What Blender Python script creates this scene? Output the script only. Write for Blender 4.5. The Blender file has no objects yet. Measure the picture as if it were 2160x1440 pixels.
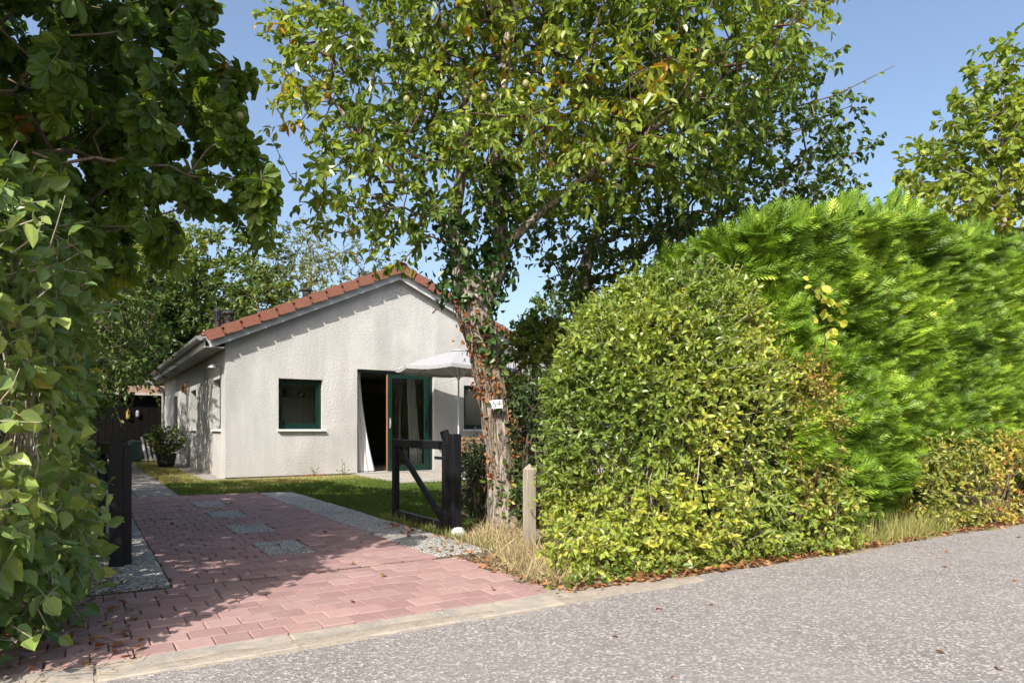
import bpy, bmesh, math
import numpy as np
from mathutils import Vector, Matrix

# ------------------------------------------------------------------ camera, sky, sun, exposure
# World axes: x runs along the road (and the house front), y runs up the drive, z up.
SC = bpy.context.scene
COL = SC.collection
CA, SA = 0.847, 0.531                     # heading of the camera between the two axes
cam_d = bpy.data.cameras.new('camera')
cam = bpy.data.objects.new('camera', cam_d)
COL.objects.link(cam)
cam.location = (0, 0, 1.0)
cam.rotation_euler = (math.radians(90), 0, -math.atan2(SA, CA))
cam_d.sensor_width = 36
cam_d.lens = 24.15
cam_d.shift_y = 0.0856
cam_d.clip_start = 0.05
cam_d.clip_end = 600
SC.camera = cam

SUN_EL = math.radians(42)
SUN_H = np.array([-0.79, -0.61])          # where the sun stands, horizontally
SUN_H /= np.linalg.norm(SUN_H)
world = bpy.data.worlds.new('World')
SC.world = world
world.use_nodes = True
wn = world.node_tree
sky = wn.nodes.new('ShaderNodeTexSky')
sky.sky_type = 'NISHITA'
sky.sun_disc = False
sky.sun_elevation = SUN_EL
sky.sun_rotation = math.atan2(SUN_H[0], SUN_H[1])
sky.air_density = 1.0
sky.dust_density = 3.2
sky.ozone_density = 1.0
wn.nodes['Background'].inputs[1].default_value = 0.125
wn.links.new(sky.outputs[0], wn.nodes['Background'].inputs[0])
sun_d = bpy.data.lights.new('sun', 'SUN')
sun_d.energy = 4.0
sun_d.angle = math.radians(0.55)
sun_d.color = (1.0, 0.95, 0.87)
sun = bpy.data.objects.new('sun', sun_d)
COL.objects.link(sun)
sdir = Vector((SUN_H[0]*math.cos(SUN_EL), SUN_H[1]*math.cos(SUN_EL), math.sin(SUN_EL)))
sun.rotation_euler = sdir.to_track_quat('Z', 'Y').to_euler()
sun.location = sdir*40
SC.view_settings.view_transform = 'Standard'
SC.view_settings.look = 'None'
SC.view_settings.exposure = 0.95
SC.view_settings.gamma = 1.0
SC.render.engine = 'CYCLES'
SC.cycles.max_bounces = 6
SC.cycles.diffuse_bounces = 3
SC.cycles.transmission_bounces = 6
SC.cycles.transparent_max_bounces = 8
SC.cycles.use_denoising = True
SC.cycles.sample_clamp_indirect = 6

rng = np.random.default_rng(11)

# ------------------------------------------------------------------ helpers
def W(X, Y, z=0.0):
    """right / ahead of the camera in metres -> world"""
    return np.array([CA*X + SA*Y, -SA*X + CA*Y, z])

def unit(a):
    return a/np.maximum(np.linalg.norm(a, axis=-1, keepdims=True), 1e-9)

_perm = np.random.default_rng(5).random(4096)
def vnoise(P):
    P = np.asarray(P, float)
    i = np.floor(P).astype(np.int64); f = P - i; f = f*f*(3 - 2*f)
    def h(a, b, c):
        return _perm[(a*73856093 ^ b*19349663 ^ c*83492791) & 4095]
    r = 0
    for dx in (0, 1):
        for dy in (0, 1):
            for dz in (0, 1):
                w = (f[..., 0] if dx else 1-f[..., 0])*(f[..., 1] if dy else 1-f[..., 1])*(f[..., 2] if dz else 1-f[..., 2])
                r = r + w*h(i[..., 0]+dx, i[..., 1]+dy, i[..., 2]+dz)
    return r

def wloc(parent):
    p = Vector((0, 0, 0))
    while parent is not None:
        p += parent.location; parent = parent.parent
    return np.array(p)

def mesh_data(name, V, F, tint=None, smooth=False):
    """V (n,3); F: one (m,k) array or a list of such"""
    Fs = F if isinstance(F, list) else [F]
    Fs = [np.asarray(f, np.int32) for f in Fs if len(f)]
    me = bpy.data.meshes.new(name)
    V = np.ascontiguousarray(V, np.float32)
    me.vertices.add(len(V)); me.vertices.foreach_set('co', V.ravel())
    li = np.concatenate([f.ravel() for f in Fs])
    tot = np.concatenate([np.full(len(f), f.shape[1], np.int32) for f in Fs])
    st = np.concatenate([[0], np.cumsum(tot)[:-1]]).astype(np.int32)
    me.loops.add(len(li)); me.loops.foreach_set('vertex_index', li)
    me.polygons.add(len(tot)); me.polygons.foreach_set('loop_start', st)
    me.polygons.foreach_set('use_smooth', np.full(len(tot), smooth))
    me.update(calc_edges=True)
    if tint is not None:
        a = me.attributes.new('tint', 'FLOAT', 'POINT')
        a.data.foreach_set('value', np.ascontiguousarray(tint, np.float32))
    return me

def link(name, me, mat, parent=None, loc=None):
    o = bpy.data.objects.new(name, me)
    COL.objects.link(o)
    if mat is not None and me is not None and not me.materials:
        me.materials.append(mat)
    if parent is not None:
        o.parent = parent
    if loc is not None:
        o.location = [float(c) for c in loc]
    return o

def obj(name, V, F, mat, parent=None, tint=None, smooth=False, base=None):
    V = np.asarray(V, float)
    if parent is not None:
        V = V - wloc(parent)
        return link(name, mesh_data(name, V, F, tint, smooth), mat, parent)
    if base is not None:
        return link(name, mesh_data(name, V-np.asarray(base, float), F, tint, smooth), mat, None, base)
    return link(name, mesh_data(name, V, F, tint, smooth), mat)

def tag(o, label=None, cat=None, group=None, kind=None):
    if label: o['label'] = label
    if cat: o['category'] = cat
    if group: o['group'] = group
    if kind: o['kind'] = kind
    return o

def thing(name, loc, label, cat, group=None):
    o = bpy.data.objects.new(name, None)
    o.empty_display_size = 0.2
    COL.objects.link(o)
    o.location = [float(c) for c in loc]
    return tag(o, label, cat, group)

class MB:
    """collects shapes into one mesh (world coordinates)"""
    def __init__(s): s.V = []; s.F = {}; s.n = 0; s.T = []
    def add(s, V, F, t=0.5):
        V = np.asarray(V, float).reshape(-1, 3)
        for f in F:
            s.F.setdefault(len(f), []).append([i+s.n for i in f])
        s.V.append(V); s.n += len(V); s.T.append(np.full(len(V), t)); return s
    def box(s, lo, hi, bev=0.0, R=None, pivot=None, t=0.5):
        x0, y0, z0 = lo; x1, y1, z1 = hi
        if bev <= 0:
            V = np.array([(x, y, z) for z in (z0, z1) for y in (y0, y1) for x in (x0, x1)], float)
            F = [(0, 2, 3, 1), (4, 5, 7, 6), (0, 1, 5, 4), (2, 6, 7, 3), (0, 4, 6, 2), (1, 3, 7, 5)]
        else:
            b = min(bev, .45*min(x1-x0, y1-y0, z1-z0))
            V = []; idx = {}
            for cx in (0, 1):
                for cy in (0, 1):
                    for cz in (0, 1):
                        c = np.array([(x0, x1)[cx], (y0, y1)[cy], (z0, z1)[cz]], float)
                        d = np.array([1-2*cx, 1-2*cy, 1-2*cz])*b
                        for a in range(3):
                            e = d.copy(); e[a] = 0
                            idx[cx, cy, cz, a] = len(V); V.append(c+e)
            V = np.array(V); F = []
            for a in range(3):
                o1, o2 = [k for k in range(3) if k != a]
                for sd in (0, 1):
                    q = []
                    for p, r in ((0, 0), (1, 0), (1, 1), (0, 1)):
                        k = [0, 0, 0]; k[a] = sd; k[o1] = p; k[o2] = r
                        q.append(idx[k[0], k[1], k[2], a])
                    F.append(q)
                for p in (0, 1):
                    for r in (0, 1):
                        k0 = [0, 0, 0]; k0[o1] = p; k0[o2] = r; k0[a] = 0
                        k1 = list(k0); k1[a] = 1
                        F.append([idx[(*k0, o1)], idx[(*k1, o1)], idx[(*k1, o2)], idx[(*k0, o2)]])
            for cx in (0, 1):
                for cy in (0, 1):
                    for cz in (0, 1):
                        F.append([idx[cx, cy, cz, a] for a in range(3)])
        if R is not None:
            pv = np.asarray(pivot if pivot is not None else V.mean(0), float)
            V = (V-pv) @ np.asarray(R).T + pv
        return s.add(V, F, t)
    def bar(s, a, b, w, d, up=(0, 0, 1), bev=0.0):
        """rectangular bar from a to b, w across, d along 'up'"""
        a = np.asarray(a, float); b = np.asarray(b, float)
        L = np.linalg.norm(b-a); x = (b-a)/L
        y = np.cross(up, x); y /= np.linalg.norm(y); z = np.cross(x, y)
        m = MB().box((0, -w/2, -d/2), (L, w/2, d/2), bev)
        V = np.concatenate(m.V); V = a + V[:, :1]*x + V[:, 1:2]*y + V[:, 2:]*z
        return s.add(V, [f for k in m.F.values() for f in k])
    def tube(s, pts, r, sides=8, cap=True):
        pts = np.asarray(pts, float); n = len(pts)
        r = np.broadcast_to(np.asarray(r, float), (n,))
        d = np.gradient(pts, axis=0); d = unit(d)
        ref = np.array([0, 0, 1.]) if abs(d[0, 2]) < .9 else np.array([1., 0, 0])
        V = []
        for i in range(n):
            y = np.cross(ref, d[i]); y /= max(np.linalg.norm(y), 1e-9); z = np.cross(d[i], y)
            th = np.arange(sides)*2*np.pi/sides
            V.append(pts[i] + r[i]*(np.cos(th)[:, None]*y + np.sin(th)[:, None]*z))
        V = np.concatenate(V); F = []
        for i in range(n-1):
            for k in range(sides):
                k2 = (k+1) % sides
                F.append((i*sides+k, i*sides+k2, (i+1)*sides+k2, (i+1)*sides+k))
        if cap:
            F.append(tuple(range(sides-1, -1, -1))); F.append(tuple((n-1)*sides+k for k in range(sides)))
        return s.add(V, F)
    def lathe(s, c, prof, sides=20):
        c = np.asarray(c, float); V = []; F = []; n = len(prof)
        for r, z in prof:
            for k in range(sides):
                th = 2*np.pi*k/sides
                V.append(c + (r*math.cos(th), r*math.sin(th), z))
        for i in range(n-1):
            for k in range(sides):
                k2 = (k+1) % sides
                F.append((i*sides+k, i*sides+k2, (i+1)*sides+k2, (i+1)*sides+k))
        F.append(tuple(range(sides-1, -1, -1))); F.append(tuple((n-1)*sides+k for k in range(sides)))
        return s.add(V, F)
    def quad(s, *p): return s.add(p, [tuple(range(len(p)))])
    def build(s, name, mat, parent=None, smooth=False, base=None, tint=False):
        V = np.concatenate(s.V)
        Fs = [np.array(f) for f in s.F.values()]
        return obj(name, V, Fs, mat, parent, np.concatenate(s.T) if tint else None, smooth, base)

def rotz(a):
    c, s = math.cos(a), math.sin(a); return np.array([[c, -s, 0], [s, c, 0], [0, 0, 1.]])
def roty(a):
    c, s = math.cos(a), math.sin(a); return np.array([[c, 0, s], [0, 1, 0], [-s, 0, c]])
def rotx(a):
    c, s = math.cos(a), math.sin(a); return np.array([[1, 0, 0], [0, c, -s], [0, s, c]])

# ------------------------------------------------------------------ materials
class NT:
    def __init__(s, name):
        s.m = bpy.data.materials.new(name); s.m.use_nodes = True
        s.t = s.m.node_tree; s.b = s.t.nodes['Principled BSDF']; s.out = s.t.nodes['Material Output']
    def n(s, typ, **kw):
        x = s.t.nodes.new(typ)
        for k, v in kw.items():
            if k.startswith('i_'):
                key = k[2:]
                x.inputs[int(key) if key.isdigit() else key.replace('_', ' ')].default_value = v
            else: setattr(x, k, v)
        return x
    def l(s, a, b): s.t.links.new(a, b)
    def pos(s, scale=(1, 1, 1)):
        g = s.n('ShaderNodeNewGeometry'); mp = s.n('ShaderNodeMapping'); mp.inputs['Scale'].default_value = scale
        s.l(g.outputs['Position'], mp.inputs['Vector']); return mp.outputs[0]
    def noise(s, vec, scale, detail=4, rough=.6):
        x = s.n('ShaderNodeTexNoise'); x.inputs['Scale'].default_value = scale
        x.inputs['Detail'].default_value = detail; x.inputs['Roughness'].default_value = rough
        s.l(vec, x.inputs['Vector']); return x.outputs['Fac']
    def ramp(s, fac, stops):
        r = s.n('ShaderNodeValToRGB'); e = r.color_ramp.elements
        while len(e) < len(stops): e.new(0.5)
        for k, (p, c) in enumerate(stops):
            e[k].position = p; e[k].color = (*c, 1) if len(c) == 3 else c
        s.l(fac, r.inputs[0]); return r.outputs[0]
    def mix(s, fac, a, b, mode='MIX'):
        x = s.n('ShaderNodeMix', data_type='RGBA', blend_type=mode)
        for k, v in ((0, fac), (6, a), (7, b)):
            if hasattr(v, 'is_output'): s.l(v, x.inputs[k])
            elif k == 0: x.inputs[0].default_value = v
            else: x.inputs[k].default_value = (*v, 1)
        return x.outputs[2]
    def bump(s, h, strength, dist, prev=None):
        x = s.n('ShaderNodeBump'); x.inputs['Strength'].default_value = strength; x.inputs['Distance'].default_value = dist
        s.l(h, x.inputs['Height'])
        if prev is not None: s.l(prev, x.inputs['Normal'])
        return x.outputs[0]
    def fin(s, col=None, rough=None, normal=None, spec=None, metal=None):
        if col is not None:
            if hasattr(col, 'is_output'): s.l(col, s.b.inputs['Base Color'])
            else: s.b.inputs['Base Color'].default_value = (*col, 1)
        if rough is not None:
            if hasattr(rough, 'is_output'): s.l(rough, s.b.inputs['Roughness'])
            else: s.b.inputs['Roughness'].default_value = rough
        if normal is not None: s.l(normal, s.b.inputs['Normal'])
        if spec is not None: s.b.inputs['Specular IOR Level'].default_value = spec
        if metal is not None: s.b.inputs['Metallic'].default_value = metal
        return s.m

M = {}
def simple(name, a, b, scale=8, rough=.7, bump=.15, dist=.004, stretch=(1, 1, 1), spec=.4, metal=0):
    t = NT(name); p = t.pos(stretch)
    f = t.noise(p, scale, 6)
    M[name] = t.fin(t.ramp(f, [(.3, a), (.7, b)]), rough, t.bump(f, bump, dist), spec, metal)
    return M[name]

def leafmat(name, stops, rough=.42, trans=.35, spec=.45, tcol=(1.35, 1.3, .45)):
    t = NT(name)
    a = t.n('ShaderNodeAttribute', attribute_name='tint')
    col = t.ramp(a.outputs['Fac'], stops)
    t.fin(col, rough, None, spec)
    tr = t.n('ShaderNodeBsdfTranslucent')
    tc = t.mix(1.0, col, tcol, 'MULTIPLY'); t.l(tc, tr.inputs['Color'])
    mx = t.n('ShaderNodeMixShader'); mx.inputs[0].default_value = trans
    t.l(t.b.outputs[0], mx.inputs[1]); t.l(tr.outputs[0], mx.inputs[2]); t.l(mx.outputs[0], t.out.inputs[0])
    M[name] = t.m; return t.m

leafmat('pear_leaf', [(0, (.07, .125, .022)), (.45, (.165, .24, .036)), (.88, (.30, .36, .046)), (.985, (.43, .40, .05)), (1, (.42, .24, .03))], rough=.34, trans=.40)
leafmat('hazel_leaf', [(0, (.045, .09, .018)), (.6, (.12, .185, .032)), (1, (.28, .30, .045))], rough=.45, trans=.35)
leafmat('privet_leaf', [(0, (.08, .14, .025)), (.5, (.19, .27, .042)), (.9, (.33, .39, .06)), (1, (.44, .43, .07))], rough=.34, trans=.35)
leafmat('barberry_leaf', [(0, (.14, .19, .035)), (.5, (.32, .31, .05)), (.85, (.42, .33, .06)), (1, (.40, .15, .05))], rough=.4, trans=.33)
leafmat('spruce_leaf', [(0, (.016, .042, .012)), (.6, (.04, .085, .022)), (1, (.10, .16, .05))], rough=.5, trans=.25, spec=.3)
leafmat('conifer_leaf', [(0, (.05, .10, .012)), (.5, (.155, .27, .022)), (.85, (.30, .43, .04)), (1, (.45, .53, .07))], rough=.5, trans=.3, spec=.3)
leafmat('chestnut_leaf', [(0, (.055, .105, .016)), (.6, (.115, .19, .025)), (.92, (.26, .31, .035)), (1, (.38, .18, .03))], rough=.42, trans=.45)
leafmat('lilac_leaf', [(0, (.09, .165, .045)), (.55, (.20, .29, .08)), (.9, (.33, .40, .11)), (1, (.46, .43, .09))], rough=.33, trans=.33)
leafmat('ivy_leaf', [(0, (.02, .055, .014)), (.6, (.05, .105, .022)), (.9, (.13, .18, .03)), (1, (.30, .25, .04))], rough=.36, trans=.25)
leafmat('dead_leaf', [(0, (.10, .045, .022)), (.5, (.24, .10, .04)), (1, (.40, .22, .10))], rough=.7, trans=.2, spec=.2, tcol=(1.2, .9, .7))
leafmat('birch_leaf', [(0, (.09, .12, .03)), (.6, (.18, .21, .06)), (1, (.30, .31, .10))], rough=.45, trans=.4)
leafmat('far_leaf', [(0, (.045, .085, .018)), (.6, (.12, .18, .035)), (1, (.27, .29, .05))], rough=.45, trans=.36)
leafmat('maple_leaf', [(0, (.11, .17, .025)), (.5, (.22, .29, .04)), (1, (.40, .42, .05))], rough=.45, trans=.4)
leafmat('yellow_leaf', [(0, (.30, .36, .05)), (1, (.55, .52, .06))], rough=.5, trans=.4)
leafmat('dark_leaf', [(0, (.02, .045, .014)), (.6, (.05, .09, .024)), (1, (.12, .16, .05))], rough=.36, trans=.25)
leafmat('grass_blade', [(0, (.06, .11, .02)), (.5, (.13, .18, .035)), (1, (.42, .36, .15))], rough=.6, trans=.3, spec=.2)
leafmat('straw', [(0, (.22, .16, .08)), (.6, (.40, .32, .17)), (1, (.52, .45, .27))], rough=.7, trans=.25, spec=.2, tcol=(1, 1, .9))

simple('twig', (.10, .075, .05), (.24, .19, .13), 30, .8)
simple('twig_pale', (.22, .18, .13), (.42, .36, .28), 25, .8)
simple('twig_red', (.06, .035, .025), (.16, .09, .06), 30, .7)
simple('black_timber', (.007, .007, .008), (.014, .014, .016), 30, .38, .3, .002, (1, 1, .15), spec=.25)
simple('shed_board', (.0025, .002, .002), (.007, .006, .005), 20, .9, .3, .003, (1, 1, .2), spec=.1)  # brown boards taken down to near black, shade put into the colour
simple('grey_timber', (.20, .17, .13), (.36, .32, .26), 40, .8, .5, .003, (1, 1, .12))
simple('bargeboard', (.44, .45, .46), (.54, .55, .55), 12, .55, .1, .002)
simple('soffit_board', (.15, .145, .135), (.27, .26, .24), 20, .7, .3, .002, (1, .15, 1))
simple('zinc', (.17, .175, .18), (.28, .285, .29), 9, .4, .1, .001)
simple('white_sill', (.62, .62, .61), (.74, .74, .73), 12, .5, .1, .001)
simple('green_paint', (.004, .021, .015), (.006, .030, .022), 14, .3, .08, .001)
simple('brown_wood', (.22, .09, .035), (.36, .16, .07), 18, .5, .2, .001, (1, 1, .2))
simple('aluminium', (.55, .55, .55), (.65, .65, .65), 9, .35, .05, .001, metal=.7)
simple('curtain_cloth', (.60, .59, .57), (.68, .67, .65), 30, .9, .2, .001)
simple('parasol_cloth', (.27, .27, .28), (.32, .32, .33), 25, .9, .2, .001)
simple('parasol_metal', (.66, .66, .66), (.74, .74, .74), 9, .4, .05, .001)
simple('interior_wall', (.66, .65, .62), (.72, .71, .68), 3, .9, .1, .001)
simple('interior_floor', (.12, .10, .08), (.20, .16, .12), 6, .5, .1, .001)
simple('unlit_room_dark', (.012, .011, .01), (.03, .027, .024), 9, .6, .1, .001)  # near-black that stands in for the unlit depth of the room
simple('black_metal', (.008, .008, .009), (.02, .02, .022), 20, .5, .1, .001)
simple('vent_black', (.012, .012, .013), (.035, .034, .033), 14, .55, .2, .002)
simple('terracotta_pot', (.012, .012, .013), (.03, .03, .03), 10, .5, .1, .001)
simple('stone_white', (.42, .42, .40), (.68, .67, .64), 22, .8, .6, .01)
simple('barrel_green', (.03, .075, .065), (.06, .12, .105), 6, .45, .1, .002)
simple('sign_white', (.72, .72, .70), (.82, .82, .80), 9, .35, .05, .001)
simple('ink', (.01, .01, .011), (.02, .02, .02), 9, .5, .05, .001)
simple('shed_roof', (.10, .08, .07), (.34, .20, .13), 7, .85, .6, .01)
simple('yellow_paint', (.20, .14, .02), (.30, .22, .04), 9, .5)
simple('amber', (.30, .13, .03), (.45, .22, .06), 9, .4, .1, .001)
simple('fruit_skin', (.16, .18, .06), (.26, .22, .09), 14, .45, .1, .001)
simple('pale_plank', (.30, .28, .25), (.5, .47, .42), 18, .7, .2, .002)
simple('seat_fabric', (.30, .28, .26), (.4, .37, .35), 40, .9, .2, .001)
simple('table_wood', (.16, .09, .045), (.28, .16, .08), 22, .55, .2, .001)

t = NT('bark'); p = t.pos((34, 34, 7)); f = t.noise(p, 1.0, 6, .7)
p2 = t.pos((7, 7, 7)); f2 = t.noise(p2, 1, 4)
c = t.ramp(f, [(.38, (.04, .03, .024)), (.5, (.24, .20, .165)), (.66, (.50, .44, .385))])
c = t.mix(t.ramp(f2, [(.5, (0, 0, 0)), (.75, (.6, .6, .6))]), c, (.16, .13, .10))
M['bark'] = t.fin(c, .85, t.bump(f, .9, .03), .2)

t = NT('stucco'); p = t.pos()
big = t.noise(t.pos((.55, .55, .35)), 1.0, 4)
st = t.noise(t.pos((3.2, 3.2, .55)), 1.0, 5, .65)
fine = t.noise(p, 40, 1, .5); fine2 = t.noise(p, 85, 2, .6)
c = t.ramp(st, [(.34, (.44, .43, .415)), (.62, (.52, .51, .49))])
c2 = t.mix(t.ramp(big, [(.45, (0, 0, 0)), (.62, (.7, .7, .7))]), c, (.33, .325, .31))
z = t.n('ShaderNodeSeparateXYZ'); g = t.n('ShaderNodeNewGeometry'); t.l(g.outputs['Position'], z.inputs[0])
low = t.n('ShaderNodeMapRange', i_1=.55, i_2=.05, i_3=0, i_4=1); t.l(z.outputs['Z'], low.inputs[0])
lowm = t.n('ShaderNodeMath', operation='MULTIPLY'); t.l(low.outputs[0], lowm.inputs[0]); t.l(big, lowm.inputs[1])
c3 = t.mix(lowm.outputs[0], c2, (.40, .37, .34))
b1 = t.bump(fine, .7, .022); b2 = t.bump(fine2, .8, .009, b1)
M['stucco'] = t.fin(c3, .9, b2, .15)

t = NT('asphalt'); p = t.pos()
v = t.n('ShaderNodeTexVoronoi', i_Scale=82.0); t.l(p, v.inputs['Vector'])
v2 = t.n('ShaderNodeTexVoronoi', i_Scale=190.0); t.l(p, v2.inputs['Vector'])
big = t.noise(p, .9, 5); mid = t.noise(p, 7, 4)
sepc = t.n('ShaderNodeSeparateColor'); t.l(v.outputs['Color'], sepc.inputs[0])
chip = t.ramp(sepc.outputs[0], [(0, (.115, .106, .10)), (.5, (.175, .16, .152)), (.75, (.26, .24, .226)), (1, (.56, .53, .50))])
sepd = t.n('ShaderNodeSeparateColor'); t.l(v2.outputs['Color'], sepd.inputs[0])
chip2 = t.ramp(sepd.outputs[0], [(0, (.12, .11, .105)), (.7, (.20, .185, .177)), (1, (.46, .43, .41))])
c = t.mix(.4, chip, chip2)
c = t.mix(t.ramp(big, [(.4, (0, 0, 0)), (.65, (.28, .28, .28))]), c, (.30, .275, .26))
c = t.mix(t.ramp(mid, [(.45, (0, 0, 0)), (.75, (.3, .3, .3))]), c, (.15, .14, .135))
M['asphalt'] = t.fin(c, .85, t.bump(v.outputs['Distance'], .7, .006), .25)

t = NT('brick_pink'); p = t.pos()
a = t.n('ShaderNodeAttribute', attribute_name='tint')
f = t.noise(p, 140, 3, .6); f2 = t.noise(p, 3.2, 5); f3 = t.noise(p, 22, 4)
c = t.ramp(a.outputs['Fac'], [(0, (.23, .135, .13)), (.5, (.285, .17, .16)), (1, (.34, .215, .20))])
c = t.mix(t.ramp(f, [(.35, (0, 0, 0)), (.7, (.5, .5, .5))]), c, (.40, .27, .24))
c = t.mix(t.ramp(f2, [(.45, (0, 0, 0)), (.7, (.55, .55, .55))]), c, (.30, .22, .19))
c = t.mix(t.ramp(f3, [(.5, (0, 0, 0)), (.8, (.45, .45, .45))]), c, (.17, .12, .11))
M['brick_pink'] = t.fin(c, .85, t.bump(f, .5, .002), .2)

def gravelmat(name, a, b, cc, scale):
    t = NT(name); p = t.pos()
    v = t.n('ShaderNodeTexVoronoi', i_Scale=scale); t.l(p, v.inputs['Vector'])
    s = t.n('ShaderNodeSeparateColor'); t.l(v.outputs['Color'], s.inputs[0])
    c = t.ramp(s.outputs[0], [(0, a), (.5, b), (1, cc)])
    d = t.mix(t.ramp(v.outputs['Distance'], [(.45, (0, 0, 0)), (.8, (1, 1, 1))]), c, (.09, .085, .075))
    f2 = t.noise(p, 2.3, 5)
    d = t.mix(t.ramp(f2, [(.5, (0, 0, 0)), (.72, (.5, .5, .5))]), d, (.16, .15, .10))
    bp = t.n('ShaderNodeMath', operation='SUBTRACT', i_0=1.0); t.l(v.outputs['Distance'], bp.inputs[1])
    M[name] = t.fin(d, .8, t.bump(bp.outputs[0], .9, .012), .3)
gravelmat('pebble_slab', (.20, .19, .175), (.44, .42, .385), (.72, .70, .65), 75)
gravelmat('patio_slab', (.40, .35, .30), (.50, .45, .39), (.60, .55, .49), 60)
gravelmat('path_slab', (.18, .17, .16), (.30, .28, .26), (.40, .38, .35), 60)
gravelmat('base_gravel', (.14, .13, .12), (.34, .32, .29), (.56, .53, .49), 26)

t = NT('concrete'); p = t.pos(); f = t.noise(p, 60, 4); f2 = t.noise(p, 5, 7, .7)
c = t.ramp(f, [(.3, (.20, .185, .165)), (.7, (.31, .285, .255))])
c = t.mix(t.ramp(f2, [(.42, (0, 0, 0)), (.6, (.85, .85, .85))]), c, (.38, .32, .25))
M['concrete'] = t.fin(c, .9, t.bump(f, .4, .003), .2)
t = NT('road_sand'); p = t.pos(); f = t.noise(p, 14, 6, .7); f2 = t.noise(p, 120, 2)
M['road_sand'] = t.fin(t.mix(.4, t.ramp(f, [(.3, (.17, .145, .115)), (.7, (.36, .31, .25))]), t.ramp(f2, [(.3, (.14, .12, .10)), (.7, (.42, .37, .31))])), .95, t.bump(f2, .5, .004), .1)
t = NT('sand_joint'); p = t.pos(); f = t.noise(p, 8, 6)
M['sand_joint'] = t.fin(t.ramp(f, [(.35, (.045, .04, .03)), (.65, (.13, .105, .075))]), .95, t.bump(f, .5, .004), .1)
t = NT('soil'); p = t.pos(); f = t.noise(p, 5, 8, .7); f2 = t.noise(p, .5, 4)
c = t.ramp(f, [(.3, (.05, .04, .028)), (.7, (.17, .13, .085))])
c = t.mix(t.ramp(f2, [(.4, (0, 0, 0)), (.6, (.8, .8, .8))]), c, (.055, .08, .02))
M['soil'] = t.fin(c, .95, t.bump(f, .8, .03), .1)
t = NT('lawn_soil'); p = t.pos(); f = t.noise(p, 18, 6, .7); f2 = t.noise(p, .9, 4)
c = t.ramp(f, [(.3, (.05, .075, .02)), (.7, (.12, .15, .04))])
c = t.mix(t.ramp(f2, [(.45, (0, 0, 0)), (.6, (.8, .8, .8))]), c, (.30, .25, .12))
M['lawn_soil'] = t.fin(c, .95, t.bump(f, .8, .02), .1)
t = NT('sandy_soil'); p = t.pos(); f = t.noise(p, 9, 8, .7)
M['sandy_soil'] = t.fin(t.ramp(f, [(.3, (.13, .095, .06)), (.7, (.36, .28, .19))]), .95, t.bump(f, .8, .02), .1)

t = NT('roof_tile'); p = t.pos(); f = t.noise(p, 45, 4, .7); f2 = t.noise(p, 4, 5)
a = t.n('ShaderNodeObjectInfo')
c = t.ramp(f, [(.3, (.15, .058, .040)), (.6, (.25, .105, .072)), (.85, (.33, .165, .115))])
c = t.mix(t.ramp(f2, [(.5, (0, 0, 0)), (.75, (.5, .5, .5))]), c, (.17, .085, .06))
M['roof_tile'] = t.fin(c, .8, t.bump(f, .6, .004), .25)

t = NT('kitchen_tile'); p = t.pos()
br = t.n('ShaderNodeTexBrick', offset=0.0); br.inputs['Scale'].default_value = 1
br.inputs['Brick Width'].default_value = .15; br.inputs['Row Height'].default_value = .15; br.inputs['Mortar Size'].default_value = .004
br.inputs['Color1'].default_value = (.78, .77, .74, 1); br.inputs['Color2'].default_value = (.76, .75, .72, 1); br.inputs['Mortar'].default_value = (.5, .49, .47, 1)
mp = t.n('ShaderNodeMapping'); mp.inputs['Rotation'].default_value = (math.radians(90), 0, 0); t.l(p, mp.inputs[0]); t.l(mp.outputs[0], br.inputs['Vector'])
M['kitchen_tile'] = t.fin(br.outputs['Color'], .35)

t = NT('glass')
gl = t.n('ShaderNodeBsdfGlossy'); gl.inputs['Roughness'].default_value = .01; gl.inputs['Color'].default_value = (1, 1, 1, 1)
tp = t.n('ShaderNodeBsdfTransparent'); tp.inputs['Color'].default_value = (.95, .97, .96, 1)
fr = t.n('ShaderNodeFresnel'); fr.inputs['IOR'].default_value = 1.65
mx = t.n('ShaderNodeMixShader'); t.l(fr.outputs[0], mx.inputs[0]); t.l(tp.outputs[0], mx.inputs[1]); t.l(gl.outputs[0], mx.inputs[2]); t.l(mx.outputs[0], t.out.inputs[0])
M['glass'] = t.m

# ------------------------------------------------------------------ foliage tools
def frames(ax, nr):
    a = unit(ax); b = unit(np.cross(nr, a)); return a, b, np.cross(a, b)
def stamp(P, ax, nr, size, T, F):
    a, b, n = frames(ax, nr)
    S = np.asarray(size, float).reshape(-1, 1, 1)
    V = P[:, None] + S*(T[None, :, :1]*a[:, None] + T[None, :, 1:2]*b[:, None] + T[None, :, 2:]*n[:, None])
    k = len(T); N = len(P)
    Fa = (np.arange(N)[:, None, None]*k + np.asarray(F)[None]).reshape(-1, np.asarray(F).shape[1])
    return V.reshape(-1, 3), Fa

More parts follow.
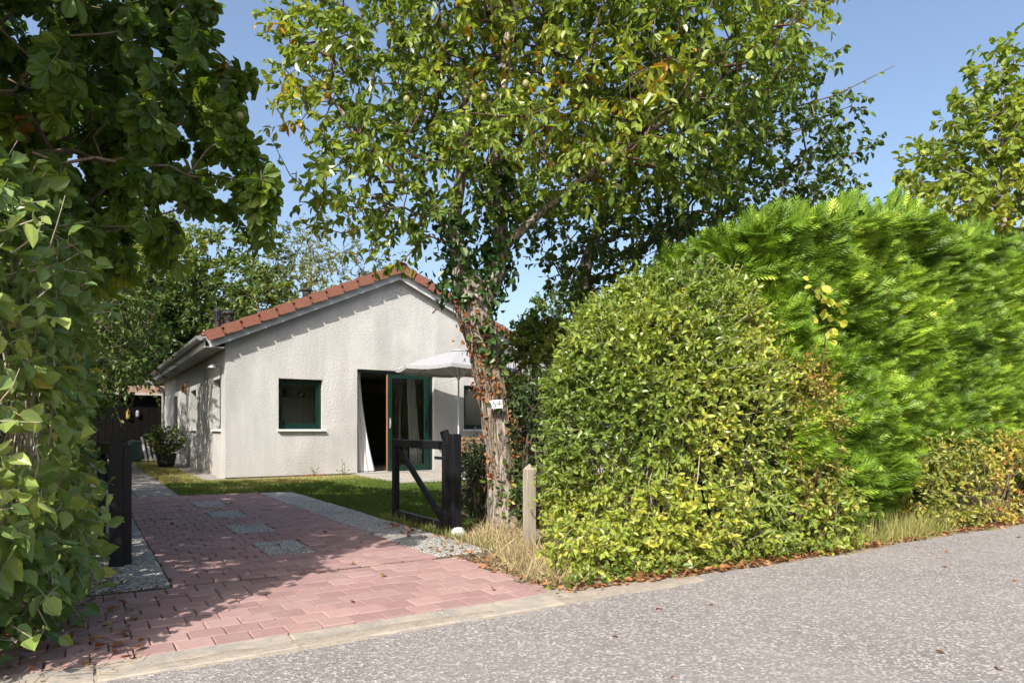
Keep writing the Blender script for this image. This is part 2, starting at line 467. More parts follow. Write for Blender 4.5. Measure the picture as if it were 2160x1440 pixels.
def ovate(w=.5, fold=.08, droop=.12):
    h = w/2
    return (np.array([(0, 0, 0), (.28, h*.86, fold), (.66, h*.86, fold-.4*droop), (1, 0, -droop), (.66, -h*.86, fold-.4*droop), (.28, -h*.86, fold)]),
            [(0, 3, 2, 1), (0, 5, 4, 3)])
def round_leaf(w=.72):
    h = w/2
    return (np.array([(0, 0, 0), (.14, h*.72, .05), (.42, h, .09), (.74, h*.62, .02), (1, 0, -.16), (.74, -h*.62, .02), (.42, -h, .09), (.14, -h*.72, .05)]),
            [(0, 4, 3, 2, 1), (0, 7, 6, 5, 4)])
def palmate(nl=6):
    w = .25
    T0 = np.array([(0, 0, 0), (.34, w*.42, .03), (.68, w*.98, .02), (.90, w*.74, -.07), (1, 0, -.15), (.90, -w*.74, -.07), (.68, -w*.98, .02), (.34, -w*.42, .03)])
    F0 = [(0, 4, 3, 2, 1), (0, 7, 6, 5, 4)]
    V, F = [], []
    for k in range(nl):
        a = math.radians(-112 + 224*k/(nl-1)); s = 1 - .38*abs(a)/2
        R = rotz(a) @ roty(math.radians(30))
        V.append((T0*s) @ R.T); F += [[i+8*k for i in f] for f in F0]
    return np.concatenate(V), F
def frond():
    V = []; F = []
    def tri(base, ang, L, w, dz):
        d = np.array([math.cos(ang), math.sin(ang), 0]); s = np.array([-d[1], d[0], 0])
        i = len(V); V.extend([base+s*w, base-s*w, base+d*L+np.array([0, 0, dz])]); F.append((i, i+1, i+2))
    tri(np.zeros(3), 0, 1, .055, -.12)
    for x, L in ((.08, .34), (.25, .38), (.42, .34), (.58, .28), (.74, .2)):
        for sg in (1, -1):
            tri(np.array([x, 0, -.12*x*x]), sg*math.radians(34), L, .042, -.05)
    return np.array(V), F
OV = ovate(.55); OVN = ovate(.46); OVW = ovate(.72, .10, .18); OVR = round_leaf(.74); PAL = palmate(6); FROND = frond()
QUAD = (np.array([(0, 0, 0), (.5, .3, .05), (1, 0, -.1), (.5, -.3, .05)]), [(0, 1, 2, 3)])
BLADE = (np.array([(0, .5, 0), (0, -.5, 0), (1, 0, .25)]), [(0, 1, 2)])

class Leaves:
    def __init__(s): s.V = []; s.F = []; s.T = []; s.n = 0
    def add(s, P, ax, nr, size, shape, tint):
        V, F = stamp(P, ax, nr, size, *shape)
        s.V.append(V); s.F.append(F+s.n); s.n += len(V); s.T.append(np.repeat(tint, len(shape[0])))
    def build(s, name, mat, parent=None, base=None, smooth=False):
        Fs = {}
        for f in s.F: Fs.setdefault(f.shape[1], []).append(f)
        return obj(name, np.concatenate(s.V), [np.concatenate(f) for f in Fs.values()], mat, parent, np.clip(np.concatenate(s.T), 0, 1), smooth, base)

def leaf_objects(parent, P, ax, nr, size, shape, mat, tints, name='leaf'):
    """single large leaves as parts sharing a few meshes"""
    base = wloc(parent)
    mes = []
    for k, tv in enumerate(np.linspace(0.1, .95, 5)):
        me = mesh_data('leaf_blade', shape[0], np.array(shape[1]), np.full(len(shape[0]), tv)); me.materials.append(mat); mes.append(me)
    a, b, n = frames(ax, nr)
    for i in range(len(P)):
        o = bpy.data.objects.new(name, mes[min(4, int(np.clip(tints[i], 0, .999)*5))]); COL.objects.link(o); o.parent = parent
        m = np.eye(4); m[:3, 0] = a[i]*size[i]; m[:3, 1] = b[i]*size[i]; m[:3, 2] = n[i]*size[i]; m[:3, 3] = P[i]-base
        o.matrix_local = Matrix(m.tolist())

def grow(nodes, par, att, step=.3, jit=.05, lift=.15):
    N = list(map(np.asarray, nodes)); Pn = list(par)
    A = np.array(N)
    dist = np.min(np.linalg.norm(att[:, None]-A[None], axis=2), axis=1)
    arr = np.zeros((len(N)+len(att)*14, 3)); arr[:len(N)] = A; n = len(N); tips = []
    for i in np.argsort(dist):
        a = att[i]; d = a - arr[:n]; L = np.linalg.norm(d, axis=1)
        j = int(np.argmin(L + .7*np.maximum(0, -d[:, 2])))
        k = min(12, max(1, int(math.ceil(L[j]/step)))); prev = j; p0 = arr[j].copy()
        for q in range(1, k+1):
            f = q/k
            p = p0 + (a-p0)*f + rng.normal(0, jit, 3)*(f < 1) + np.array([0, 0, lift*L[j]*math.sin(math.pi*f)*.5])
            arr[n] = p; Pn.append(prev); prev = n; n += 1
        tips.append(prev)
    return arr[:n], np.array(Pn), np.array(tips)

def radii(par, n0, r_tip=.006, power=.48, rmax=.2):
    w = np.zeros(len(par)); kids = np.zeros(len(par), int)
    for i in range(len(par)-1, -1, -1):
        if kids[i] == 0: w[i] += 1
        if par[i] >= 0: w[par[i]] += w[i]; kids[par[i]] += 1
    return np.minimum(rmax, r_tip*np.maximum(w, 1)**power)

def tubes(A, B, ra, rb, sides=5):
    d = unit(B-A); ref = np.where(np.abs(d[:, 2:]) < .9, np.array([[0, 0, 1.]]), np.array([[1., 0, 0]]))
    y = unit(np.cross(ref, d)); z = np.cross(d, y)
    th = np.arange(sides)*2*np.pi/sides
    ring = np.cos(th)[None, :, None]*y[:, None] + np.sin(th)[None, :, None]*z[:, None]
    V = np.concatenate([A[:, None]+ra[:, None, None]*ring, B[:, None]+rb[:, None, None]*ring], axis=1).reshape(-1, 3)
    k = np.arange(sides); f = np.stack([k, (k+1) % sides, sides+(k+1) % sides, sides+k], 1)
    F = (np.arange(len(A))[:, None, None]*2*sides + f[None]).reshape(-1, 4)
    return V, F

def crown_points(ells, spacing, n_try=6000, shell=.5):
    """ells: (centre, radii); blue-noise points inside the union, denser near the skin"""
    vol = np.array([e[1][0]*e[1][1]*e[1][2] for e in ells]); pr = vol/vol.sum()
    out = np.zeros((n_try, 3)); n = 0
    ids = rng.choice(len(ells), n_try, p=pr)
    dirs = unit(rng.normal(size=(n_try, 3))); rr = rng.random(n_try)**(1/3*shell)
    for i in range(n_try):
        c, r = ells[ids[i]]
        lump = .82 + .36*vnoise(np.array([dirs[i]*1.7 + ids[i]*3.1]))[0]
        p = np.asarray(c) + dirs[i]*rr[i]*np.asarray(r)*lump
        if n and np.min(np.sum((out[:n]-p)**2, 1)) < spacing**2: continue
        out[n] = p; n += 1
    return out[:n]

def sprigs(tips, centre, n_tw, tw_len, n_leaf, leaf, shape, tint_fn, droop=.35, up=.8, outward=.5, spread=1.0, leafvar=.25):
    """small leafy twigs at each tip: returns twig segments and leaf arrays"""
    N = len(tips)
    base = np.repeat(tips, n_tw, axis=0)
    out = unit(base-centre)
    d = unit(outward*out + spread*rng.normal(size=base.shape)*.6 + np.array([0, 0, -.15]))
    L = tw_len*(.5+rng.random(len(base)))
    end = base + d*L[:, None] + np.array([0, 0, -1])*(.25*L*droop)[:, None]
    K = n_leaf
    tt = (np.arange(K)+rng.random((len(base), K)))/K
    P = base[:, None] + (end-base)[:, None]*tt[..., None]
    dd = np.repeat(d[:, None], K, axis=1)
    ax = unit(.55*dd + rng.normal(size=P.shape)*.65 + np.array([0, 0, -droop]))
    nr = unit(rng.normal(size=P.shape)*.55 + np.array([0, 0, up]) + .35*np.repeat(out[:, None], K, axis=1))
    P = P.reshape(-1, 3); ax = ax.reshape(-1, 3); nr = nr.reshape(-1, 3)
    sz = leaf*(1-leafvar+2*leafvar*rng.random(len(P)))
    ti = tint_fn(P) + rng.normal(0, .16, len(P)) + np.repeat(rng.normal(0, .10, len(base)), K)
    return base, end, P, ax, nr, sz, ti

def loft(points, rad, sides=28, per=10, amp=.10, freq=(13, 13, 3.2), flare=0.0):
    """a bark-covered trunk along a polyline"""
    pts = np.asarray(points, float); rad = np.asarray(rad, float)
    n = len(pts); t = np.linspace(0, n-1, (n-1)*per+1)
    ext = np.vstack([2*pts[0]-pts[1], pts, 2*pts[-1]-pts[-2]])
    re = np.concatenate([[rad[0]], rad, [rad[-1]]])
    C = []; R = []
    for x in t:
        i = min(int(x), n-2); f = x-i
        p0, p1, p2, p3 = ext[i:i+4]
        C.append(.5*((2*p1)+(-p0+p2)*f+(2*p0-5*p1+4*p2-p3)*f*f+(-p0+3*p1-3*p2+p3)*f**3)); R.append(re[i+1]*(1-f)+re[i+2]*f)
    C = np.array(C); R = np.array(R)
    d = unit(np.gradient(C, axis=0)); y = unit(np.cross(np.array([0, 1., 0]), d)); z = np.cross(d, y)
    th = np.arange(sides)*2*np.pi/sides
    dirv = np.cos(th)[None, :, None]*y[:, None]+np.sin(th)[None, :, None]*z[:, None]
    V = C[:, None]+R[:, None, None]*dirv
    nz = np.abs(vnoise(V*np.array(freq))-.5)*2
    nz2 = vnoise(V*np.array([4, 4, 2.]))-.5
    root = flare*np.exp(-np.maximum(V[..., 2], 0)/.13)*(1+.6*np.cos(5*th+1)[None])
    Rr = R[:, None]*(1+amp*(nz-.4)+.22*nz2+root)
    V = C[:, None]+Rr[..., None]*dirv
    m = len(C); k = np.arange(sides)
    F = np.concatenate([np.stack([i*sides+k, i*sides+(k+1) % sides, (i+1)*sides+(k+1) % sides, (i+1)*sides+k], 1) for i in range(m-1)])
    return V.reshape(-1, 3), F, C, R

def make_tree(name, label, base, trunk_pts, trunk_r, ells, spacing, leafspec, barkmat, leafm, group=None, n_try=5000, step=.3,
              r_tip=.006, singles=0, extra_shoots=(), twigmat='twig', sides=14, amp=.08, shell=.5, flare=.3, trunk_per=6, fork=()):
    """tree > trunk, branches, crown; the trunk list runs from the ground up"""
    root = thing(name, base, label, 'tree', group)
    V, F, C, R = loft(trunk_pts, trunk_r, sides, trunk_per, amp, flare=flare)
    obj('trunk', V, F, barkmat, root, smooth=True)
    nodes = [c for c in C[len(C)//2:]]; par = [-1]+list(range(len(nodes)-1))
    for pts, rr in fork:
        V, F, C2, R2 = loft(pts, rr, max(8, sides-4), trunk_per, amp)
        obj('limb', V, F, barkmat, root, smooth=True)
        k0 = len(nodes); nodes += [c for c in C2[2:]]; par += [0]+list(range(k0, len(nodes)-1))
    att = crown_points(ells, spacing, n_try, shell)
    arr, pr, tips = grow(nodes, par, att, step)
    rad = radii(pr, len(nodes), r_tip, .48, min(trunk_r)*.9)
    sel = np.arange(len(nodes), len(arr))
    cen = np.mean([np.asarray(e[0]) for e in ells], axis=0)
    b, e, P, ax, nr, sz, ti = sprigs(arr[tips], cen, **leafspec)
    A1, B1, r1, r2 = arr[pr[sel]], arr[sel], np.minimum(rad[pr[sel]], rad[sel]*1.5), rad[sel]
    V1, F1 = tubes(A1, B1, r1, r2, 5)
    V2, F2 = tubes(b, e, np.full(len(b), r_tip*.55), np.full(len(b), r_tip*.25), 3)
    obj('branches', np.concatenate([V1, V2]), np.concatenate([F1, F2+len(V1)]), M[twigmat], root, smooth=True)
    lv = Leaves()
    if singles:
        d = np.linalg.norm(P-np.array([0, 0, 1.0]), axis=1) - 2.0*sz/sz.mean()*.2
        fw = P@np.array([SA, CA, 0])
        d = np.where(fw > 1.5, d, 1e3)
        o = np.argsort(d); near, rest = o[:singles], o[singles:]
        lv.add(P[rest], ax[rest], nr[rest], sz[rest], leafspec['shape'], ti[rest])
    else:
        lv.add(P, ax, nr, sz, leafspec['shape'], ti)
    for pts, nl, ls in extra_shoots:
        pts = np.asarray(pts, float)
        tt = np.sort(rng.random(nl))*(len(pts)-1); i = np.minimum(tt.astype(int), len(pts)-2); f = (tt-i)[:, None]
        Q = pts[i]*(1-f)+pts[i+1]*f
        a2 = unit(rng.normal(size=Q.shape)+.6*unit(pts[i+1]-pts[i])+np.array([0, 0, -.3])); n2 = unit(rng.normal(size=Q.shape)*.6+np.array([0, 0, .8]))
        lv.add(Q, a2, n2, ls*(.7+.6*rng.random(nl)), leafspec['shape'], .55+rng.normal(0, .25, nl))
        MB().tube(pts, np.linspace(.009, .003, len(pts)), 5).build('shoot', M[twigmat], root, True)
    cr = lv.build('crown', leafm, root)
    if singles:
        leaf_objects(cr, P[near], ax[near], nr[near], sz[near], leafspec['shape'], leafm, ti[near])
    return root, arr, P

# ------------------------------------------------------------------ the setting
def sheet(name, pts, z, mat, parent=None):
    V = [(x, y, z) for x, y in pts]
    return tag(obj(name, V, np.array([list(range(len(V)))]), mat, parent), kind='structure')

sheet('ground', [(-260, -260), (260, -260), (260, 260), (-260, 260)], -.045, M['soil'])
# road with a slightly ragged inner edge
re = [(x, 3.17+.03*math.sin(x*2.1)+.02*math.sin(x*5.3+1)+(.10 if x > 2.6 else 0)*min(1, (x-2.6))) for x in np.linspace(-3, 14, 120)]
sheet('road', [(-90, -2.4), (90, -2.4), (90, 3.3)]+[p for p in re[::-1]]+[(-90, 3.17)], 0.0, M['asphalt'])
sheet('verge', [(2.25, 3.0), (14, 3.0), (14, 6.2), (3.2, 7.0), (2.9, 6.2), (2.5, 4.8)], -.012, M['sandy_soil'])
sheet('hedge_bed', [(-6, 3.0), (.05, 3.0), (.02, 9), (-6, 9)], -.014, M['soil'])
lx = [(1.27, 11.2), (2.6, 11.2), (2.84, 11.0), (2.84, 6.0), (14, 6.0), (14, 14.6), (2.3, 14.6), (2.1, 26), (1.27, 26)]
lawn = sheet('lawn', lx, -.008, M['lawn_soil'])

# concrete kerb strip in lengths
kerb = MB(); kerb.box((-8, 3.19, -.1), (14, 3.40, -.02)); kerb = tag(kerb.build('kerb', M['sand_joint']), kind='structure')
for k in range(6):
    x0 = -1.55+k*.8
    if x0 > 2.3: break
    MB().box((x0+.004, 3.165, -.06), (min(x0+.796, 2.35), 3.405, .008+.003*rng.random()), .006).build('kerb_stone', M['concrete'], kerb)

# the drive: bricks in running bond, pebbled slabs along both edges and down the middle
gx_, gy_ = np.meshgrid(np.linspace(-1.7, 3.5, 210), np.linspace(3.02, 3.80, 46), indexing='ij')
Gp = np.stack([gx_, gy_, 0*gx_], -1)
nzs = .6*vnoise(Gp*np.array([1.9, 5.5, 1])+3)+.4*vnoise(Gp*np.array([7, 14, 1])+8)
band = np.exp(-((gy_-3.24)/.10)**2)+.45*np.exp(-((gy_-3.42)/.05)**2)
corner = np.exp(-((gx_-2.75)/.55)**2-((gy_-3.36)/.16)**2)*1.5
Gp[..., 2] = -.012+np.minimum(.030*np.maximum(band*.85, corner)*(.35+1.1*nzs), .024)
ii = np.arange(210*46).reshape(210, 46)
Fg = np.stack([ii[:-1, :-1], ii[1:, :-1], ii[1:, 1:], ii[:-1, 1:]], -1).reshape(-1, 4)
tag(obj('sand_drift', Gp.reshape(-1, 3), Fg, M['road_sand'], smooth=True), kind='structure')
drive = tag(MB().box((-.35, 3.39, -.1), (2.95, 11.35, -.006)).build('driveway', M['sand_joint']), kind='structure')
BL, BW = .166, .150
slabs = []
v0 = 5.59
for k in range(4): slabs.append((1.255, 1.63, v0+k*1.315, v0+k*1.315+.70))
bricks = []
def course(y, xa, xb, off):
    x = xa-off
    while x < xb-.02:
        a, b = max(x, xa), min(x+BL, xb)
        if b-a > .03:
            hit = [s for s in slabs if s[2]-.06 < y < s[3]-.09 and a < s[1] and b > s[0]]
            if not hit: bricks.append((a, b, y))
            else:
                s = hit[0]
                if a < s[0]-.03: bricks.append((a, s[0]-.004, y))
                if b > s[1]+.03: bricks.append((s[1]+.004, b, y))
        x += BL
y = 3.412; k = 0
while y < 4.78-.5*BW:
    course(y, -.30 if y < 4.4 else -.05, 2.52-.10*(4.8-y)/1.4+.05*math.sin(k*2.3), (k % 2)*BL/2+.01*math.sin(k*1.7)); y += BW; k += 1
y = 4.84
while y < 11.2:
    course(y, .49, 2.345, (k % 2)*BL/2+.01*math.sin(k*1.7)); y += BW; k += 1
bricks = np.array(bricks)
near = np.argsort(bricks[:, 2]+.15*np.abs(bricks[:, 0]-1.2))
def brick_template(t):
    m = MB().box((0, 0, -.05), (1, 1, 0), 0); return m
bt = []
for q in range(6):
    mb = MB().box((.0028/BL, .0025/BW, -.06), (1-.0028/BL, 1-.0025/BW, 0), 0)
    # chamfered top
    V = np.concatenate(mb.V); V = V*np.array([BL, BW, 1])
    m2 = MB().box((V[:, 0].min(), V[:, 1].min(), -.06), (V[:, 0].max(), V[:, 1].max(), 0), .004)
    VV = np.concatenate(m2.V)+0; VV[:, :2] += rng.normal(0, .0012, (len(VV), 2))
    me = mesh_data('brick', VV, [np.array(f) for f in m2.F.values()], np.full(len(VV), q/5)); me.materials.append(M['brick_pink']); bt.append((me, VV, m2.F))
for n, i in enumerate(near[:300]):
    a, b, yy = bricks[i]
    o = bpy.data.objects.new('brick', bt[rng.integers(6)][0]); COL.objects.link(o); o.parent = drive
    o.location = (a, yy, .006+rng.normal(0, .0016)+.006*vnoise(np.array([[a*2, yy*2, 0]]))[0]); o.scale = ((b-a)/BL, 1, 1)
    o.rotation_euler = (rng.normal(0, .006), rng.normal(0, .006), rng.normal(0, .006))
rest = MB()
for i in near[300:]:
    a, b, yy = bricks[i]; V = bt[0][1].copy(); V[:, 0] *= (b-a)/BL
    V = V+np.array([a, yy+rng.normal(0, .0015), .006+rng.normal(0, .0016)+.006*vnoise(np.array([[a*2, yy*2, 0]]))[0]])
    rest.add(V, [f for g in bt[0][2].values() for f in g], rng.random())
tag(rest.build('far_bricks', M['brick_pink'], drive, tint=True), kind='stuff')
for a, b, c, d in slabs:
    MB().box((a+.004, c, -.05), (b-.004, d, .010), .006).build('pebbled_slab', M['pebble_slab'], drive)
vs = [4.88, 5.71, 6.37, 7.06, 7.76, 8.46, 9.16, 9.86, 10.56, 11.2]
for c, d in zip(vs[:-1], vs[1:]):
    MB().box((-.02+.02*rng.random(), c+.006, -.05), (.484, d-.006, .008+.004*rng.random()), .006).build('pebbled_slab', M['pebble_slab'], drive)
    MB().box((2.352, c+.004, -.05), (2.83+.02*rng.random(), d-.004, .006+.004*rng.random()), .006).build('pebbled_slab', M['pebble_slab'], drive)
# path beside the house
path = tag(MB().box((.12, 11.21, -.1), (1.26, 26.2, -.014)).build('path', M['sand_joint']), kind='structure')
yy = 11.22
while yy < 26:
    for c in range(2):
        MB().box((.14+c*.56, yy+.004, -.05), (.14+c*.56+.55, yy+.59, .002+.006*rng.random()), .006).build('paving_slab', M['path_slab'], path)
    yy += .6
patio = tag(MB().box((5.0, 11.8, -.1), (11.2, 14.66, .0)).build('patio', M['sand_joint']), kind='structure')
for i in range(7):
    for j in range(3):
        MB().box((5.0+i*.88+.003, 11.8+j*.953+.003, -.05), (5.88+i*.88-.003, 11.8+(j+1)*.953-.003, .014+.003*rng.random()), .005).build('paving_slab', M['patio_slab'], patio)

# ------------------------------------------------------------------ the house
U0, V0, HW, HD = 2.44, 14.68, 7.356, 11.9
APEX = HW/2; K = .452
ztop = lambda s: 3.04 + K*(s if s <= APEX else HW-s)
house = thing('house', (U0, V0, 0), 'single-storey house with grey white stucco gable and red verge tiles', 'house')
TH = .28
def wall(name, along, start, length, inward, openings, topf, mat, parent, extra=()):
    """along/inward are unit axes; openings (a0,a1,z0,z1); topf(a)"""
    al = np.array(along, float); iw = np.array(inward, float); st = np.array(start, float)
    ed = sorted({0, length, *[o[0] for o in openings], *[o[1] for o in openings], *extra})
    m = MB()
    def P(a, z, d): return st+al*a+iw*d+np.array([0, 0, z])
    for a, b in zip(ed[:-1], ed[1:]):
        mid = (a+b)/2; cuts = sorted([(o[2], o[3]) for o in openings if o[0] <= mid <= o[1]])
        z = -.06; segs = []
        for c in cuts:
            if c[0] > z: segs.append((z, z, c[0], c[0]))
            z = c[1]
        segs.append((z, z, topf(a), topf(b)))
        for za, zb, ta, tb in segs:
            for d in (0, TH):
                m.quad(P(a, za, d), P(b, zb, d), P(b, tb, d), P(a, ta, d))
        m.quad(P(a, topf(a), 0), P(b, topf(b), 0), P(b, topf(b), TH), P(a, topf(a), TH))
    for a0, a1, z0, z1 in openings:
        m.quad(P(a0, z0, 0), P(a0, z1, 0), P(a0, z1, TH), P(a0, z0, TH))
        m.quad(P(a1, z0, 0), P(a1, z1, 0), P(a1, z1, TH), P(a1, z0, TH))
        m.quad(P(a0, z1, 0), P(a1, z1, 0), P(a1, z1, TH), P(a0, z1, TH))
        m.quad(P(a0, z0, 0), P(a1, z0, 0), P(a1, z0, TH), P(a0, z0, TH))
    for a in (0, length):
        m.quad(P(a, -.06, 0), P(a, topf(a), 0), P(a, topf(a), TH), P(a, -.06, TH))
    return m.build(name, mat, parent)

WIN = [(1.034, 1.956, 1.0, 2.06), (5.39, 6.31, 1.0, 2.06)]
DOOR = (2.727, 4.60, .04, 2.33)
front = wall('gable_wall', (1, 0, 0), (U0, V0, 0), HW, (0, 1, 0), WIN+[DOOR], lambda s: ztop(s)-.24, M['stucco'], house, extra=(APEX,))
SWIN = [(.55, 1.55, 1.0, 2.06), (4.14, 5.2, 1.0, 2.0), (8.06, 9.05, 1.0, 2.0)]
SDOOR = (6.08, 7.14, .04, 2.2)
zs = 2.74
side = wall('side_wall', (0, 1, 0), (U0+.002, V0+TH+.001, 0), HD-TH-.002, (1, 0, 0), [(a-TH, b-TH, c, d) for a, b, c, d in SWIN+[SDOOR]], lambda s: zs, M['stucco'], house)
wall('side_wall', (0, 1, 0), (U0+HW-.002, V0+TH+.001, 0), HD-TH-.002, (-1, 0, 0), [], lambda s: zs, M['stucco'], house)
wall('gable_wall', (1, 0, 0), (U0, V0+HD, 0), HW, (0, -1, 0), [], lambda s: ztop(s)-.24, M['stucco'], house, extra=(APEX,))
MB().box((U0+.29, V0+.29, -.05), (U0+HW-.29, V0+HD-.29, .035)).build('floor', M['interior_floor'], house)
MB().box((U0+.285, V0+.285, 2.50), (U0+HW-.285, V0+HD-.285, 2.56)).build('ceiling', M['interior_wall'], house)
MB().box((U0+2.35, V0+.285, .035), (U0+2.45, V0+1.9, 2.498)).build('partition', M['interior_wall'], house)
MB().box((U0+.285, V0+1.9, .036), (U0+2.45, V0+2.0, 2.497)).build('kitchen_wall', M['kitchen_tile'], house)
MB().box((U0+.285, V0+7.2, .036), (U0+HW-.285, V0+7.3, 2.497)).build('partition', M['interior_wall'], house)

# window = frame, sash, glass, sill
def window(o, along, start, inward, mat='green_paint', sill=True, depth=.11, sillw=.07):
    a0, a1, z0, z1 = o
    al = np.array(along, float); iw = np.array(inward, float); st = np.array(start, float)
    def P(a, z, d): return st+al*a+iw*d+np.array([0, 0, z])
    def rect(a0, a1, z0, z1, w, d0, d1, bw=None):
        m = MB(); bw = bw or w
        for (p, q, r, s_) in ((a0, a0+w, z0+bw, z1-w), (a1-w, a1, z0+bw, z1-w), (a0, a1, z1-w, z1), (a0, a1, z0, z0+bw)):
            c = np.array([P(p, r, d0), P(q, s_, d1)]); m.box(c.min(0), c.max(0), .004)
        return m
    w = rect(a0+.002, a1-.002, z0+.002, z1-.002, .055, depth, depth+.07).build('window_frame', M[mat], house)
    rect(a0+.06, a1-.06, z0+.06, z1-.06, .045, depth+.02, depth+.06, .05).build('sash', M[mat], w)
    c = np.array([P(a0+.1, z0+.1, depth+.036), P(a1-.1, z1-.1, depth+.042)])
    MB().box(c.min(0), c.max(0)).build('pane', M['glass'], w)
    if sill:
        c = np.array([P(a0-.03, z0-.045, -sillw), P(a1+.045, z0-.002, depth)])
        MB().box(c.min(0), c.max(0), .004).build('sill', M['white_sill'], w)
    return w
for o in WIN: window(o, (1, 0, 0), (U0, V0, 0), (0, 1, 0))
for o in SWIN: window(o, (0, 1, 0), (U0, V0, 0), (1, 0, 0), depth=.14, sillw=.05)
# side door, recessed
sd = MB().box((U0+.16, V0+SDOOR[0]+.06, .05), (U0+.20, V0+SDOOR[1]-.06, 2.13), .004).build('side_door', M['green_paint'], house)
m = MB()
for a, b, c, d in ((SDOOR[0]+.003, SDOOR[0]+.06, .05, 2.195), (SDOOR[1]-.06, SDOOR[1]-.003, .05, 2.195), (SDOOR[0]+.06, SDOOR[1]-.06, 2.13, 2.195)):
    m.box((U0+.14, V0+a, c), (U0+.21, V0+b, d), .003)
m.build('frame', M['green_paint'], sd)
MB().tube([(U0+.13, V0+SDOOR[0]+.16, 1.05), (U0+.13, V0+SDOOR[0]+.28, 1.05)], .01, 6).build('handle', M['aluminium'], sd)

# sliding door
D0, D1, DZ0, DZ1 = DOOR
fr = MB()
fr.box((U0+D0+.003, V0+.10, DZ0), (U0+D0+.05, V0+.24, DZ1-.06), .004); fr.box((U0+D1-.075, V0+.10, DZ0), (U0+D1-.003, V0+.24, DZ1-.06), .004)
fr.box((U0+D0+.003, V0+.10, DZ1-.06), (U0+D1-.003, V0+.24, DZ1-.003), .004)
sdo = fr.build('sliding_door', M['green_paint'], house)
MB().box((U0+D0+.003, V0-.03, -.04), (U0+D1-.003, V0+.30, .037), .006).build('threshold', M['zinc'], sdo)
p0, p1 = 3.47, 4.47
pn = MB()
pn.box((U0+p0, V0+.06, .05), (U0+p0+.10, V0+.098, 2.265), .003); pn.box((U0+p1-.10, V0+.06, .05), (U0+p1, V0+.098, 2.265), .003)
pn.box((U0+p0+.10, V0+.06, 2.165), (U0+p1-.10, V0+.098, 2.265), .003); pn.box((U0+p0+.10, V0+.06, .05), (U0+p1-.10, V0+.098, .17), .003)
pn = pn.build('sliding_panel', M['green_paint'], sdo)
MB().box((U0+p0+.098, V0+.075, .168), (U0+p1-.098, V0+.083, 2.167)).build('pane', M['glass'], sdo)
MB().box((U0+p0-.028, V0+.062, .05), (U0+p0-.001, V0+.10, 2.26), .003).build('edge_strip', M['brown_wood'], sdo)
MB().box((U0+p0+.035, V0+.045, 1.02), (U0+p0+.06, V0+.059, 1.26), .004).tube([(U0+p0+.048, V0+.02, 1.06), (U0+p0+.048, V0+.015, 1.14), (U0+p0+.048, V0+.02, 1.22)], .009, 6).build('handle', M['aluminium'], sdo)
m = MB()
m.box((U0+p1+.01, V0+.13, .05), (U0+D1-.08, V0+.16, 2.26), .003); m.build('fixed_stile', M['zinc'], sdo)

def curtain(path_top, path_bot, z1, z0, waves, amp, name='curtain'):
    n, h = waves*8+1, 14; V = []
    for i in range(h):
        f = i/(h-1); g = f**1.6
        for j in range(n):
            q = j/(n-1)
            x = path_top[0]*(1-q)+path_top[1]*q; xb = path_bot[0]*(1-q)+path_bot[1]*q
            yt = path_top[2]; yb = path_bot[2]
            V.append((x*(1-g)+xb*g, yt*(1-g)+yb*g+amp*(.6+.5*f)*math.sin(q*waves*2*math.pi+.7*f), z1+(z0-z1)*f))
    V = np.array(V); F = np.array([(i*n+j, i*n+j+1, (i+1)*n+j+1, (i+1)*n+j) for i in range(h-1) for j in range(n-1)])
    V2 = V+np.array([0, .006, 0]); nn = len(V)
    F = np.concatenate([F, F[:, ::-1]+nn])
    return obj(name, np.concatenate([V, V2]), F, M['curtain_cloth'], None, smooth=True, base=(V[:, 0].mean(), V[:, 1].mean(), z0))
c1 = curtain((U0+D0+.06, U0+D0+.17, V0+.29), (U0+D0+.05, U0+D0+.47, V0+.16), 2.27, .06, 3, .02)
tag(c1, 'white curtain billowing out of the open side of the glass door', 'curtain')
c2 = curtain((U0+4.05, U0+4.26, V0+.33), (U0+4.14, U0+4.46, V0+.30), 2.3, .06, 4, .025)
tag(c2, 'white curtain hanging behind the glass of the sliding panel', 'curtain')

# roof
roofm = MB()
def slope_pt(side_, x, v, n):
    """x metres up the slope from the eave, n along the normal, side_ -1 left / +1 right"""
    th = math.atan(K); s = -.42+x*math.cos(th); z = 3.04-.42*K+x*math.sin(th)
    s2 = s-n*math.sin(th); z2 = z+n*math.cos(th)
    return (U0+(s2 if side_ < 0 else HW-s2), v, z2)
SLEN = (APEX+.42)/math.cos(math.atan(K))
for sd_ in (-1, 1):
    P = [slope_pt(sd_, x, v, n) for n in (-.16, -.05) for v in (V0-.128, V0+HD+.125) for x in (0.02, SLEN-.01)]
    roofm.add(P, [(0, 1, 3, 2), (4, 5, 7, 6), (0, 1, 5, 4), (2, 3, 7, 6), (0, 2, 6, 4), (1, 3, 7, 5)])
roof = roofm.build('roof', M['soffit_board'], house)
field = MB(); nw = 9; rows = 12; colsn = 40
for sd_ in (-1, 1):
    for r in range(rows):
        x0 = r*SLEN/rows; x1 = x0+SLEN/rows+.03
        for c in range(colsn):
            a0 = V0-.10+c*(HD+.24)/colsn; V = []
            for q in range(nw):
                f = q/(nw-1); hh = .045*math.sin(f*math.pi)**2 if f > .35 else .0
                hh = .05*max(0, math.sin((f-.3)/.7*math.pi)) if f > .3 else 0
                y_ = a0+f*(HD+.24)/colsn
                V.append(slope_pt(sd_, x0, y_, -.005+hh)); V.append(slope_pt(sd_, x1, y_, -.035+hh))
            field.add(V, [(2*q, 2*q+1, 2*q+3, 2*q+2) for q in range(nw-1)])
tag(field.build('tile_field', M['roof_tile'], roof), kind='stuff')
